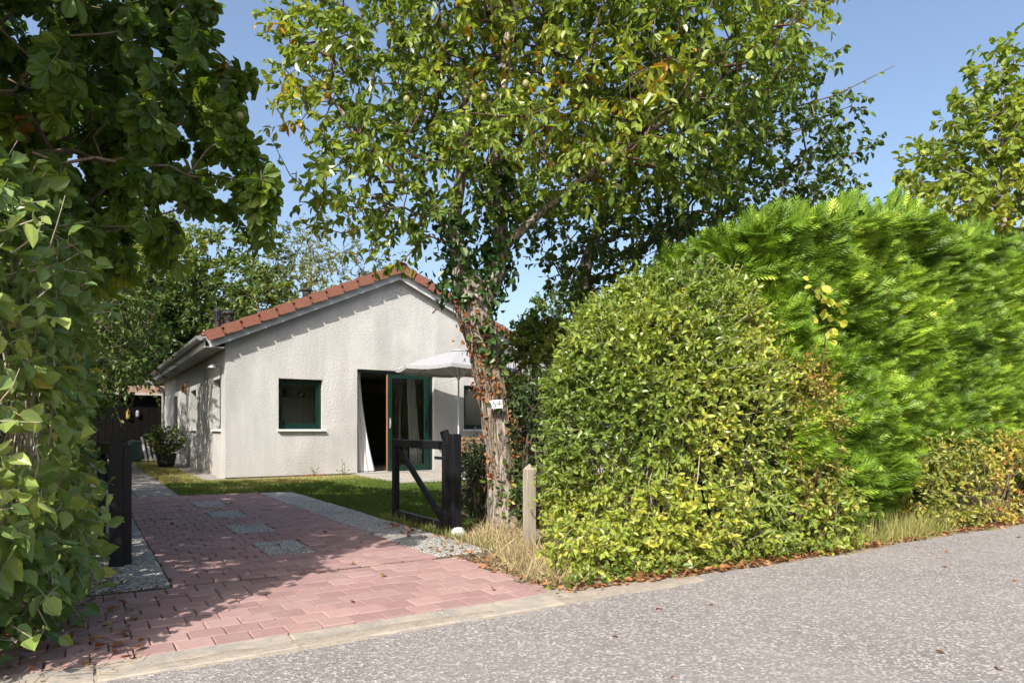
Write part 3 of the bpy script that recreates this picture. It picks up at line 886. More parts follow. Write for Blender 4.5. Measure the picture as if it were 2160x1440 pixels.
# verge tiles, stepped, each with a hanging flap
NT_ = 12; pitch = SLEN/NT_
def verge(sd_, i, vf, vd):
    m = MB(); th = math.atan(K)
    x0 = i*pitch; L = pitch+.03
    def bx(xa, xb, ya, yb, na, nb):
        P = []
        for n in (na, nb):
            for y_ in (ya, yb):
                for x in (xa, xb):
                    lift = .030*(1-(x-x0)/L)
                    P.append(slope_pt(sd_, x, y_, n+lift))
        m.add(P, [(0, 2, 3, 1), (4, 5, 7, 6), (0, 1, 5, 4), (2, 6, 7, 3), (0, 4, 6, 2), (1, 3, 7, 5)])
    ya, yb = (vf, vf+.2*vd) if vd > 0 else (vf-.2, vf)
    bx(x0, x0+L, ya, yb, -.005, .022)
    fa, fb = (vf-.004, vf+.026) if vd > 0 else (vf-.026, vf+.004)
    bx(x0+.005, x0+pitch-.045, fa, fb, -.175, .018)
    ga, gb = (vf+.028, vf+.05) if vd > 0 else (vf-.05, vf-.028)
    bx(x0+pitch-.05, x0+L-.005, ga, gb, -.13, -.008)
    m.build('verge_tile', M['roof_tile'], roof)
for sd_ in (-1, 1):
    for i in range(NT_):
        verge(sd_, i, V0-.26, 1)
    for i in range(NT_): verge(sd_, i, V0+HD+.26, -1)
# ridge caps
nr_ = 30; zr = 3.04+K*APEX
for i in range(nr_):
    ya = V0-.30+i*(HD+.60)/nr_; yb = ya+(HD+.60)/nr_+.04; V = []; F = []
    for j, (yy, rr) in enumerate(((ya, .15), (yb, .13))):
        for q in range(9):
            a = math.radians(10+160*q/8); V.append((U0+APEX+rr*math.cos(a), yy, zr-.075+rr*.85*math.sin(a)))
        for q in range(9):
            a = math.radians(10+160*q/8); V.append((U0+APEX+(rr-.02)*math.cos(a), yy, zr-.075+(rr-.02)*.85*math.sin(a)))
    for q in range(8):
        F += [(q, q+1, 18+q+1, 18+q), (9+q, 9+q+1, 27+q+1, 27+q), (q, q+1, 9+q+1, 9+q)]
    MB().add(V, F).build('ridge_tile', M['roof_tile'], roof)
# barge boards, fascia, gutters
for vv in (V0-.155, V0+HD+.13):
    for sd_ in (-1, 1):
        P = [slope_pt(sd_, x, v, n) for n in (-.285, -.052) for v in (vv, vv+.022) for x in (0.0, SLEN)]
        if sd_ > 0: P = [(p[0]+.001, p[1]+.0015, p[2]) for p in P]
        MB().add(P, [(0, 1, 3, 2), (4, 5, 7, 6), (0, 1, 5, 4), (2, 3, 7, 6), (0, 2, 6, 4), (1, 3, 7, 5)]).build('bargeboard', M['bargeboard'], roof)
for sd_ in (-1, 1):
    q = np.array(slope_pt(sd_, 0, 0, 0)); x = q[0]; z = q[2]
    fx = sorted((x-sd_*.004, x-sd_*.03))
    MB().box((fx[0], V0-.17, z-.26), (fx[1], V0+HD+.16, z-.045), .003).build('fascia', M['bargeboard'], roof)
    # soffit boards back to the wall
    for bq in range(3):
        a = x-sd_*(.035+bq*.115)
        xs = sorted((a, a-sd_*.11))
        MB().box((xs[0], V0-.168, z-.25), (xs[1], V0+HD+.16, z-.23)).build('soffit_board', M['soffit_board'], roof)
    V = []; F = []; n = 9
    for yv in (V0-.24, V0+HD+.2):
        for k2 in range(n):
            a = math.pi+math.pi*k2/(n-1)
            V.append((x+sd_*.075+.072*math.cos(a), yv, z-.05+.085*math.sin(a)))
        for k2 in range(n):
            a = math.pi+math.pi*k2/(n-1)
            V.append((x+sd_*.075+.066*math.cos(a), yv, z-.05+.079*math.sin(a)))
    for k2 in range(n-1):
        F += [(k2, k2+1, 2*n+k2+1, 2*n+k2), (n+k2, n+k2+1, 3*n+k2+1, 3*n+k2)]
    F += [tuple(range(n)), tuple(range(2*n, 3*n)), (0, 2*n, 3*n, n), (n-1, 3*n-1, 4*n-1, 2*n-1)]
    gut = MB().add(V, F).build('gutter', M['zinc'], roof)
gx = slope_pt(-1, 0, 0, 0)
px_, pz_ = gx[0]-.075, gx[2]-.13
MB().tube([(px_, V0+HD-.25, pz_), (px_, V0+HD-.25, pz_-.10), (px_+.2, V0+HD-.25, pz_-.22), (U0-.07, V0+HD-.25, pz_-.36), (U0-.07, V0+HD-.25, pz_-.6), (U0-.07, V0+HD-.25, .02)], .045, 10).build('downpipe', M['zinc'], house, True)
# roof vents
def vent(u, v, h, r, cone):
    s = u-U0; z = ztop(s)
    m = MB().lathe((u, v, z-.1), [(r*.8, 0), (r*.8, .1+h*.55), (r*.95, .1+h*.58), (r*.95, .1+h*.62), (r*.6, .1+h*.63)])
    o = m.build('roof_vent', M['vent_black'], house, False)
    for k in range(12):
        a = 2*math.pi*k/12
        MB().bar((u+r*.9*math.cos(a), v+r*.9*math.sin(a), z+h*.60), (u+r*.9*math.cos(a), v+r*.9*math.sin(a), z+h*.86), .02, .02, (math.cos(a), math.sin(a), 0)).build('fin', M['vent_black'], o)
    MB().lathe((u, v, z+h*.86), [(r*(1.1 if cone else 1.4), 0), (r*(1.1 if cone else 1.4), h*.06), (r*(.35 if cone else .9), h*.14), (r*.2, h*.15)]).build('cap', M['vent_black'], o)
vent(2.92, 17.1, .50, .11, False); vent(2.86, 18.3, .78, .085, True); vent(5.02, 18.18, .50, .11, False)
# lamp and ornaments on the side wall
w_ = MB().box((U0-.015, V0+.38, 2.20), (U0-.001, V0+.46, 2.30), .003).bar((U0-.01, V0+.42, 2.27), (U0-.17, V0+.42, 2.31), .02, .02)
w_ = w_.build('wall_lamp', M['zinc'], house)
MB().lathe((U0-.17, V0+.42, 2.25), [(.10, 0), (.09, .03), (.03, .06), (.02, .07)], 14).build('lamp_shade', M['zinc'], w_)
for k in range(2):
    y0 = V0+5.62+k*.62
    o = MB().lathe((U0-.075, y0, 2.03), [(.015, -.02), (.03, 0), (.032, .14), (.02, .2), (.01, .23)], 10).build('lantern', M['amber'], house)
    MB().bar((U0-.001, y0, 2.28), (U0-.075, y0, 2.25), .015, .015).build('bracket', M['black_metal'], o)
# base strip of gravel
gb = MB(); gb.box((U0-.42, V0-.30, -.1), (U0+2.55, V0-.001, -.001)); gb.box((U0-.42, V0, -.1), (U0-.001, V0+HD, -.002))
tag(gb.build('gravel_strip', M['base_gravel']), kind='structure')
# plinth crack: a dark foot of exposed brickwork under the stucco
MB().box((U0-.0015, V0-.0015, -.05), (U0+2.7, V0+.05, .035)).build('plinth', M['soil'], house)
MB().box((U0+1.5, V0-.008, .0), (U0+2.0, V0+.02, .04), .004).build('bare_brickwork', M['roof_tile'], house)

# things indoors, some seen, some added for light and dark
shelf = tag(MB().box((U0+.7, V0+1.62, 1.72), (U0+2.3, V0+1.895, 1.745), .003).build('wall_shelf', M['white_sill'], base=(U0+1.5, V0+1.76, 1.72)), 'white kitchen shelf on the tiled wall seen through the window', 'shelf')
for k, (x, r, h, mt) in enumerate(((.93, .05, .17, 'dark_leaf'), (1.18, .07, .13, 'terracotta_pot'), (1.55, .09, .16, 'terracotta_pot'), (1.98, .08, .14, 'zinc'))):
    nm, lb = (('jar', 'narrow jar on the white kitchen shelf'), ('kitchen_bowl', 'small dark bowl on the white kitchen shelf'), ('flower_pot', 'broad dark flower pot on the white kitchen shelf'), ('kitchen_tin', 'grey metal tin on the white kitchen shelf'))[k]
    o = MB().lathe((U0+x, V0+1.75, 1.746), [(r*.7, 0), (r*.95, h*.25), (r, h*.7), (r*.75, h*.95), (r*.6, h)], 14).build(nm, M['terracotta_pot'] if mt == 'dark_leaf' else M[mt], base=(U0+x, V0+1.75, 1.746), smooth=True)
    tag(o, lb, nm.split('_')[-1])
cb = thing('bounce_counter', (U0+1.3, V0+.6, .036), 'unseen pale counter added inside the kitchen window to bounce sunlight', 'counter')  # unseen, added so its pale top bounces sunlight onto the tiled wall
MB().box((U0+.29, V0+.29, .10), (U0+2.34, V0+.88, .88), .003).build('cabinet', M['interior_wall'], cb)
MB().box((U0+.288, V0+.288, .88), (U0+2.345, V0+.92, .92), .003).build('bounce_worktop', M['white_sill'], cb)
for x, h, lb in ((1.32, .30, 'tall dark bottle on the kitchen counter indoors'), (2.1, .2, 'squat dark bottle at the end of the kitchen counter')):
    o = MB().lathe((U0+x, V0+.75, .921), [(.035, 0), (.037, h*.55), (.013, h*.72), (.013, h)], 12).build('bottle', M['terracotta_pot'], base=(U0+x, V0+.75, .921), smooth=True); tag(o, lb, 'bottle')
cab = thing('shade_block', (U0+3.7, V0+4.2, .036), 'added dark block standing in for the unlit room behind the glass door', 'shade_block')  # dark block added where the room is merely unlit
MB().box((U0+2.5, V0+4.0, .036), (U0+5.0, V0+4.5, 2.02), .005).build('carcass', M['unlit_room_dark'], cab)
for k in range(3): MB().box((U0+2.52+k*.83, V0+3.975, .08), (U0+2.52+k*.83+.80, V0+3.998, 1.98), .004).build('shade_block_front', M['unlit_room_dark'], cab)
rug = tag(MB().box((U0+2.9, V0+.9, .036), (U0+4.6, V0+2.6, .05), .004).build('rug', M['seat_fabric'], base=(U0+3.7, V0+1.7, .036)), 'pale grey rug on the floor just inside the glass door', 'rug')

# ------------------------------------------------------------------ gate, posts
def gate_post(loc, h, label):
    t_ = thing('gate_post', loc, label, 'post')
    x, y_, z = loc
    MB().box((x-.046, y_-.046, -.05), (x+.046, y_+.046, h), .006).build('shaft', M['black_timber'], t_)
    return t_
pr_ = gate_post((3.035, 5.87, 0), .955, 'black gate post beside the leaning tree, holding the open leaf')
MB().box((2.965, 5.93, .84), (3.02, 6.02, .99), .004, R=rotx(-.2)@roty(-.22)).build('cap_board', M['black_timber'], pr_)
gate_post((.215, 5.75, 0), .95, 'black gate post against the broad-leaved hedge')
def gate_leaf(hinge, ang, L, label, mirror):
    t_ = thing('gate_leaf', (hinge[0], hinge[1], .02), label, 'gate', 'black timber gate leaves')
    d = np.array([math.sin(ang), math.cos(ang), 0]); n = np.array([d[1], -d[0], 0])
    o = np.array([hinge[0], hinge[1], 0.])
    def P(a, z, off=0): return o+d*a+n*off+np.array([0, 0, z])
    MB().bar(P(.035, .015), P(.035, .885), .075, .06, n, .004).build('stile', M['black_timber'], t_)
    MB().bar(P(L-.04, .02), P(L-.04, .89), .085, .06, n, .004).build('stile', M['black_timber'], t_)
    MB().bar(P(.073, .845), P(L-.083, .845), .085, .052, n, .004).build('rail', M['black_timber'], t_)
    MB().bar(P(.073, .06), P(L-.083, .06), .085, .052, n, .004).build('rail', M['black_timber'], t_)
    MB().bar(P(.10, .11), P(L-.115, .80), .065, .036, n, .004).build('brace', M['black_timber'], t_)
    MB().tube([P(L-.12, .30, -.035), P(L-.085, .30, -.04), P(L-.105, .30, -.045), P(L-.105, .27, -.045), P(L-.105, .02, -.045)], .007, 6).build('drop_bolt', M['black_metal'], t_)
    for z in (.2, .72):
        MB().bar(P(-.02, z, -.034), P(.22, z, -.034), .03, .006, n).build('hinge', M['black_metal'], t_)
gate_leaf((2.985, 5.925), 0.0, 1.33, 'open black gate leaf with diagonal brace beside the lawn', False)
gate_leaf((.283, 5.74), math.radians(-6), 1.33, 'black gate leaf folded back into the broad-leaved hedge', True)
bo = thing('bollard', (3.26, 4.92, 0), 'weathered grey square wooden post with pointed top beside the tree', 'post')
m = MB(); h = .655; w = .04
m.add([(3.26+a*w, 4.92+b*w, z) for z in (-.1, h) for a, b in ((-1, -1), (1, -1), (1, 1), (-1, 1))]+[(3.26, 4.92, h+.05)],
      [(0, 1, 5, 4), (1, 2, 6, 5), (2, 3, 7, 6), (3, 0, 4, 7), (4, 5, 8), (5, 6, 8), (6, 7, 8), (7, 4, 8), (3, 2, 1, 0)])
m.build('shaft', M['grey_timber'], bo)
# white stone
bm = bmesh.new(); bmesh.ops.create_icosphere(bm, subdivisions=3, radius=1); V = np.array([v.co for v in bm.verts]); F = np.array([[v.index for v in f.verts] for f in bm.faces]); bm.free()
ICO = (V, F)
VS = V*(1+.35*(vnoise(V*1.6+9)-.5)[:, None]+.12*(vnoise(V*5)-.5)[:, None])*np.array([.068, .058, .052])+np.array([2.99, 5.72, .032])
tag(obj('stone', VS, F, M['stone_white'], smooth=True, base=(2.99, 5.72, 0)), 'rounded whitish stone at the foot of the gate post', 'stone')

# ------------------------------------------------------------------ parasol, table, chair
pu, pv = 6.885, 13.15
pa = thing('parasol', (pu, pv, 0), 'open light grey parasol over the patio by the glass door', 'parasol')
MB().lathe((pu, pv, .015), [(.26, 0), (.26, .035), (.10, .06), (.035, .07), (.035, .32), (.02, .33)], 24).build('base', M['zinc'], pa, False)
MB().tube([(pu, pv, .07), (pu, pv, 2.72)], .019, 12).build('pole', M['parasol_metal'], pa, True)
V = []; F = []; nr, ns, sg = 10, 8, 6; R_ = 1.36
for i in range(nr+1):
    for j in range(ns*sg):
        f = i/nr; a = 2*math.pi*j/(ns*sg)+.2; q = (j % sg)/sg; e = math.cos((q-.5)*2*math.pi/ns)
        r = R_*f*math.cos(math.pi/ns)/math.cos((q-.5)*2*math.pi/ns)
        sag = .035*math.sin(math.pi*q)*f*f
        V.append((pu+r*math.cos(a), pv+r*math.sin(a), 2.70-.40*f**1.12-sag))
n = ns*sg
for i in range(nr):
    for j in range(n): F.append((i*n+j, i*n+(j+1) % n, (i+1)*n+(j+1) % n, (i+1)*n+j))
V = np.array(V); k = len(V); V2 = V-np.array([0, 0, .006])
hem = V[-n:]-np.array([0, 0, .07]); F2 = [(k+c[3], k+c[2], k+c[1], k+c[0]) for c in F]
F3 = [(nr*n+j, nr*n+(j+1) % n, 2*k+(j+1) % n, 2*k+j) for j in range(n)]
MB().add(np.concatenate([V, V2, hem]), F+F2+F3).build('canopy', M['parasol_cloth'], pa, False)
for j in range(ns):
    a = 2*math.pi*j/ns+.2
    e = np.array([pu+R_*.97*math.cos(a), pv+R_*.97*math.sin(a), 2.265]); mid = np.array([pu+.62*math.cos(a), pv+.62*math.sin(a), 2.47])
    rb = MB().bar((pu+.03*math.cos(a), pv+.03*math.sin(a), 2.665), e, .012, .016).build('rib', M['parasol_metal'], pa)
    MB().bar((pu+.03*math.cos(a), pv+.03*math.sin(a), 2.10), mid, .01, .012).build('strut', M['parasol_metal'], rb)
MB().lathe((pu, pv, 2.06), [(.03, 0), (.035, .05), (.025, .08)], 12).build('hub', M['parasol_metal'], pa)
MB().lathe((pu, pv, 2.695), [(.16, -.02), (.10, .015), (.02, .03), (.012, .06)], 16).build('finial', M['parasol_cloth'], pa)

tb = thing('patio_table', (7.45, 13.75, .015), 'round wooden patio table on metal legs near the window', 'table')
MB().lathe((7.45, 13.75, .745), [(.33, 0), (.35, .01), (.35, .022), (.34, .03)], 28).build('table_top', M['table_wood'], tb)
for k in range(4):
    a = math.pi/4+k*math.pi/2
    MB().tube([(7.45+.1*math.cos(a), 13.75+.1*math.sin(a), .74), (7.45+.26*math.cos(a), 13.75+.26*math.sin(a), .016)], .012, 6).build('leg', M['black_metal'], tb)
def chair(c, ang, label):
    t_ = thing('garden_chair', c, label, 'chair', 'garden chairs on the patio')
    R = rotz(ang); o = np.array(c)
    def T(x, y_, z): return o+R@np.array([x, y_, z])
    for sx in (-1, 1):
        MB().tube([T(sx*.24, -.22, .0), T(sx*.24, -.22, .64)], .014, 6).build('leg', M['black_metal'], t_)
        MB().tube([T(sx*.24, .22, .0), T(sx*.24, .20, .45), T(sx*.24, .28, .86)], .014, 6).build('leg', M['black_metal'], t_)
        MB().bar(T(sx*.24, -.24, .655), T(sx*.24, .24, .655), .045, .02, (0, 0, 1), .003).build('armrest', M['table_wood'], t_)
    MB().tube([T(-.24, -.22, .40), T(.24, -.22, .40)], .013, 6).build('crossbar', M['black_metal'], t_)
    for k in range(6):
        MB().bar(T(-.235, -.19+k*.077, .43), T(.235, -.19+k*.077, .43), .06, .018, (0, 0, 1), .003).build('slat', M['table_wood'], t_)
    for k in range(4):
        MB().bar(T(-.235, .21+k*.018, .53+k*.085), T(.235, .21+k*.018, .53+k*.085), .016, .06, (0, 0, 1), .003).build('back_slat', M['table_wood'], t_)
chair((7.12, 13.02, .015), math.radians(150), 'slatted garden chair standing beside the parasol base')
chair((8.1, 13.9, .015), math.radians(-80), 'slatted garden chair at the far side of the patio table')

# ------------------------------------------------------------------ shed and small things at the end of the path
shd = thing('shed', (.6, 27.0, 0), 'dark boarded garden shed with mossy roof at the path end', 'shed')
for k in range(17):
    x = -1.2+k*.21
    MB().box((x+.004, 26.6, -.05), (x+.206, 26.63+.006*(k % 2), 2.2), .004).build('board', M['shed_board'], shd)
MB().box((-1.2, 26.64, -.05), (2.38, 28.6, 2.18)).build('wall', M['shed_board'], shd)
th = .42
for r in range(5):
    y0 = 26.35+r*.30; z0 = 2.22+r*.30*math.tan(.24)
    for k in range(12):
        x = -1.4+k*.33
        MB().box((x+.003, y0, z0), (x+.327, y0+.36, z0+.022), 0, R=rotx(.20)).build('roof_slate', M['shed_roof'], shd)
MB().box((-1.4, 26.33, 2.15), (2.56, 26.36, 2.225), .003).build('eaves_board', M['pale_plank'], shd)
sg_ = thing('arrow_sign', (.2, 26.56, 1.75), 'pale wooden arrow board on the dark shed front', 'sign')
MB().add([(-.35, 26.57, 1.72), (.42, 26.57, 1.72), (.62, 26.57, 1.82), (.42, 26.57, 1.92), (-.35, 26.57, 1.92), (-.35, 26.595, 1.72), (.42, 26.595, 1.72), (.62, 26.595, 1.82), (.42, 26.595, 1.92), (-.35, 26.595, 1.92)],
         [(0, 1, 2, 3, 4), (9, 8, 7, 6, 5), (0, 5, 6, 1), (1, 6, 7, 2), (2, 7, 8, 3), (3, 8, 9, 4), (4, 9, 5, 0)]).build('board', M['pale_plank'], sg_)
for k in range(9):
    MB().box((-.28+k*.075, 26.565, 1.79), (-.24+k*.075, 26.569, 1.79+.05+.02*(k % 3))).build('lettering', M['ink'], sg_)
o = MB().lathe((1.34, 26.54, 1.35), [(.05, 0), (.065, .04), (.065, .14), (.05, .26), (.02, .30)], 12).build('lantern', M['yellow_paint'], base=(1.34, 26.54, 1.35)); tag(o, 'yellow hanging ornament on the dark shed front', 'ornament')
o = MB().lathe((1.62, 26.54, 1.42), [(.04, 0), (.06, .05), (.06, .16), (.03, .22)], 12).build('ornament', M['zinc'], base=(1.62, 26.54, 1.42)); tag(o, 'small grey hanging ornament on the dark shed front', 'ornament')
ba = thing('water_barrel', (1.38, 23.8, 0), 'green plastic water barrel at the end of the path', 'barrel')
MB().lathe((1.38, 23.8, -.01), [(.17, 0), (.195, .1), (.20, .35), (.185, .58), (.19, .60)], 22).build('body', M['barrel_green'], ba, True)
MB().lathe((1.38, 23.8, .588), [(.205, 0), (.205, .035), (.12, .06), (.08, .09)], 22).build('lid', M['barrel_green'], ba)
for k in range(4):
    o = MB().bar((1.75+.12*k, 24.6, .0), (1.65+.16*k, 25.2, .75-.1*k), .07, .02).build('plank', M['pale_plank'], base=(1.7+.1*k, 24.7, 0))
    tag(o, ('longest grey plank leaning directly behind the green barrel', 'second longest grey plank leaning behind the green barrel', 'third plank leaning between barrel and house wall', 'shortest grey plank leaning beside the house wall')[k], 'plank', 'planks leaning behind the barrel')

# house number on the tree, mounted where the trunk faces the road
def text_mesh(s, size):
    cu = bpy.data.curves.new('txt', 'FONT'); cu.body = s; cu.size = size; cu.align_x = 'CENTER'; cu.align_y = 'CENTER'; cu.extrude = .0006
    o = bpy.data.objects.new('txt', cu); COL.objects.link(o)
    bpy.context.view_layer.update()
    me = bpy.data.meshes.new_from_object(o.evaluated_get(bpy.context.evaluated_depsgraph_get()))
    bpy.data.objects.remove(o); return me
npos = W(-.155, 6.765, 1.245)
ndir = np.array([.05, -1, .02]); ndir /= np.linalg.norm(ndir)
plate = thing('house_number_plate', npos, 'small white plate reading 54 nailed to the tree trunk', 'sign')
ang = -math.atan2(SA, CA)+.10
plate.rotation_euler = (0, math.radians(-5), ang)
link('plate', mesh_data('plate', *(lambda m: (np.concatenate(m.V), [np.array(f) for f in m.F.values()]))(MB().box((-.062, -.004, -.042), (.062, .004, .042), .003))), M['sign_white'], plate)
me = text_mesh('54', .088); o = link('lettering', me, M['ink'], plate); o.rotation_euler = (math.radians(90), 0, 0); o.location = (.004, -.0055, 0)
for sx in (-1, 1):
    m2 = MB().lathe((0, 0, 0), [(.004, 0), (.003, .003)], 8); link('screw', mesh_data('screw', np.concatenate(m2.V), [np.array(f) for f in m2.F.values()]), M['ink'], plate, (sx*.053, -.004, .0)).rotation_euler = (math.radians(90), 0, 0)

# ------------------------------------------------------------------ vegetation
def tintn(lo, hi, sc=.9, zlo=None, zhi=None):
    return lambda P: lo+(hi-lo)*np.clip((vnoise(P*sc+3.7)-.2)*1.6, 0, 1)

E = lambda X, Y, z, rx, ry, rz: (W(X, Y, z), (rx, ry, rz))
# --- pear tree, leaning, in front of the house
tp = [W(-.06, 7.0, -.05), W(-.08, 7.0, .15), W(-.10, 7.0, .55), W(-.18, 6.98, 1.22), W(-.29, 6.96, 1.8), W(-.37, 6.95, 2.1), W(-.43, 6.95, 2.36), W(-.52, 6.95, 2.7), W(-.58, 6.95, 3.1), W(-.50, 6.95, 3.7), W(-.45, 6.95, 4.6)]
tr = [.155, .148, .136, .142, .16, .178, .165, .09, .07, .06, .04]
fork = [([W(-.36, 6.95, 2.15), W(-.26, 6.98, 2.38), W(-.14, 7.0, 2.65), W(-.12, 7.02, 3.1), W(-.16, 7.05, 3.8), W(-.08, 7.1, 4.7), W(.05, 7.15, 5.6), W(.2, 7.2, 6.6)], [.10, .095, .08, .075, .068, .055, .04, .02]),
        ([W(-.14, 7.0, 2.8), W(.2, 6.95, 3.1), W(.7, 6.9, 3.5), W(1.4, 6.9, 4.0), W(2.2, 6.9, 4.6)], [.05, .045, .04, .03, .015]),
        ([W(-.55, 6.95, 2.9), W(-.9, 6.85, 3.3), W(-1.4, 6.8, 3.8), W(-1.9, 6.8, 4.4)], [.045, .038, .028, .012])]
pear_e = [E(-1.15, 6.9, 4.65, 1.05, 1.0, 1.45), E(.1, 7.1, 5.4, 1.5, 1.4, 1.75), E(1.6, 6.95, 4.85, 1.3, 1.25, 1.5), E(.15, 6.7, 3.75, 1.0, .85, .6),
          E(-1.2, 6.6, 3.35, .75, .6, .5), E(.2, 7.2, 6.4, 1.9, 1.6, 1.1), E(2.35, 7.0, 5.4, .75, .8, 1.0), E(-1.9, 6.9, 5.0, .5, .6, .8), E(1.2, 6.5, 3.9, .9, .7, .55)]
spec = dict(n_tw=3, tw_len=.30, n_leaf=12, leaf=.086, shape=OV, tint_fn=tintn(.15, .75, .8), droop=.45, up=.75, outward=.45)
shoots = [([W(-1.7, 6.7, 4.3), W(-2.1, 6.6, 4.3), W(-2.5, 6.6, 4.33)], 34, .075), ([W(-1.6, 6.7, 5.1), W(-2.1, 6.7, 5.25), W(-2.45, 6.7, 5.5)], 40, .075),
          ([W(-1.3, 6.6, 3.1), W(-1.8, 6.55, 3.15), W(-2.1, 6.5, 3.4), W(-2.28, 6.5, 3.75)], 34, .085), ([W(-1.2, 6.6, 3.0), W(-1.6, 6.5, 2.85), W(-2.0, 6.5, 2.95)], 40, .085),
          ([W(-1.0, 6.6, 2.95), W(-1.3, 6.5, 2.7), W(-1.55, 6.45, 2.62)], 42, .085), ([W(-.8, 6.7, 2.9), W(-1.05, 6.55, 2.6), W(-1.2, 6.5, 2.5)], 40, .085),
          ([W(-1.0, 6.7, 3.3), W(-1.55, 6.6, 3.2), W(-1.85, 6.6, 3.2)], 46, .085), ([W(2.4, 7, 4.7), W(3.0, 7, 4.65), W(3.4, 7.0, 4.9)], 30, .075), ([W(2.6, 7, 4.2), W(3.3, 7, 4.4), W(3.95, 7.1, 4.75)], 18, .06),
          ([W(2.6, 7, 5.0), W(2.95, 7, 5.3), W(3.05, 7.0, 5.6)], 40, .075), ([W(.6, 6.3, 3.9), W(.75, 6.1, 4.6), W(.95, 6.0, 5.3)], 12, .07), ([W(-.1, 6.3, 3.8), W(.0, 6.1, 4.4), W(.12, 6.0, 4.9)], 16, .07)]
pear, parr, pP = make_tree('pear_tree', 'tall leaning pear tree with ivy on its trunk beside the open gate', W(-.06, 7.0, 0), tp, tr, pear_e, .265, spec, M['bark'], M['pear_leaf'],
                     n_try=14000, r_tip=.0042, singles=300, extra_shoots=shoots, twigmat='twig_red', sides=36, amp=.30, flare=.35, trunk_per=12, fork=fork, step=.28)
for k, (X, Y, z) in enumerate(((-.25, 6.1, 3.95), (.12, 6.0, 4.02), (-.95, 6.2, 3.98), (2.2, 6.4, 4.55), (.85, 6.0, 3.35), (1.5, 6.1, 4.3), (-.6, 6.1, 4.6))):
    V = ICO[0]*np.array([.03, .03, .038])*(1-.25*(ICO[0][:, 2:]))+W(X, Y, z)
    obj('fruit', V, ICO[1], M['fruit_skin'], pear, smooth=True)
# ivy on the trunk (its own plant)
tpa = np.array(tp[:9]); tra = np.array(tr[:9]); fk = np.array(fork[0][0][:5]); fkr = np.array(fork[0][1][:5])
def on_poly(pts, rad, n, z0, z1, spread, ang0=None, angw=np.pi):
    z = rng.uniform(z0, z1, n); C = np.stack([np.interp(z, pts[:, 2], pts[:, k]) for k in range(3)], 1); r = np.interp(z, pts[:, 2], rad)
    a = rng.uniform(0, 2*np.pi, n) if ang0 is None else ang0+rng.normal(0, angw, n)
    d = np.stack([np.cos(a), np.sin(a), np.zeros(n)], 1)
    return C+d*(r+np.abs(rng.normal(0, spread, n)))[:, None], d
front_a = math.atan2(-CA, -SA)
lv = Leaves(); dl = Leaves()
def ivy(L, pts, rad, n, z0, z1, spread, size, t0, a0=None, aw=np.pi):
    P, d = on_poly(pts, rad, n, z0, z1, spread, a0, aw)
    L.add(P, unit(rng.normal(size=P.shape)*.7+np.array([0, 0, -.5])), unit(d+rng.normal(size=P.shape)*.5), size*(.6+.7*rng.random(n)), OVW, t0+rng.normal(0, .2, n))
ivy(lv, tpa, tra, 520, 2.25, 3.2, .13, .085, .4); ivy(lv, fk, fkr, 620, 2.3, 3.75, .10, .085, .4); ivy(lv, tpa, tra, 130, 1.5, 2.3, .05, .06, .5, front_a+1.2, .7)
ivy(lv, tpa, tra, 60, .1, 1.5, .05, .06, .7, front_a+.9, .5); ivy(lv, tpa, tra, 130, 0, .5, .12, .06, .75, front_a+.8, .8); ivy(lv, tpa, tra, 60, 1.6, 2.1, .05, .07, .5, front_a+.2, .3)
iv = thing('ivy', W(-.06, 6.84, 0), 'dark green and browned ivy climbing the leaning pear trunk', 'ivy')
lv.build('foliage', M['ivy_leaf'], iv)
ivy(dl, tpa, tra, 210, 1.3, 2.4, .03, .05, .35, front_a-.6, .8); ivy(dl, tpa, tra, 60, 1.35, 2.0, .02, .05, .6, front_a+.4, .5); ivy(dl, tpa, tra, 60, .7, 1.2, .06, .06, .6, front_a+1.3, .25); ivy(dl, tpa, tra, 50, .4, 1.2, .03, .05, .6, front_a-.9, .3)
dl.build('withered_leaves', M['dead_leaf'], iv)
for k in range(5):
    zz = np.linspace(0, 2.3, 16); C = np.stack([np.interp(zz, tpa[:, 2], tpa[:, q]) for q in range(3)], 1); r = np.interp(zz, tpa[:, 2], tra)
    a = front_a+rng.normal(0, .8)+.25*np.sin(zz*2+k)+.1*zz
    MB().tube(C+np.stack([np.cos(a), np.sin(a), 0*a], 1)*(r+.004)[:, None], .008, 5).build('stem', M['twig'], iv, True)

# --- broad tree behind the pear
hz = [E(2.3, 9.4, 4.5, 1.7, 1.3, 1.5), E(3.6, 9.2, 4.5, .95, 1.1, 1.25), E(1.1, 9.2, 3.7, .9, .9, .9), E(3.0, 9.2, 3.4, 1.4, 1.0, .8), E(1.7, 8.9, 3.1, 1.1, .9, .6)]
make_tree('hazel_tree', 'broad bushy green tree standing behind the pear tree', W(1.0, 9.4, 0), [W(1.0, 9.4, -.05), W(1.02, 9.4, .8), W(.95, 9.4, 2.0), W(1.0, 9.4, 3.2), W(1.4, 9.4, 4.2)], [.13, .12, .11, .09, .05], hz, .30,
          dict(n_tw=3, tw_len=.3, n_leaf=9, leaf=.085, shape=OVW, tint_fn=tintn(.1, .85, .6), droop=.35, up=.8), M['bark'], M['hazel_leaf'], n_try=6000)
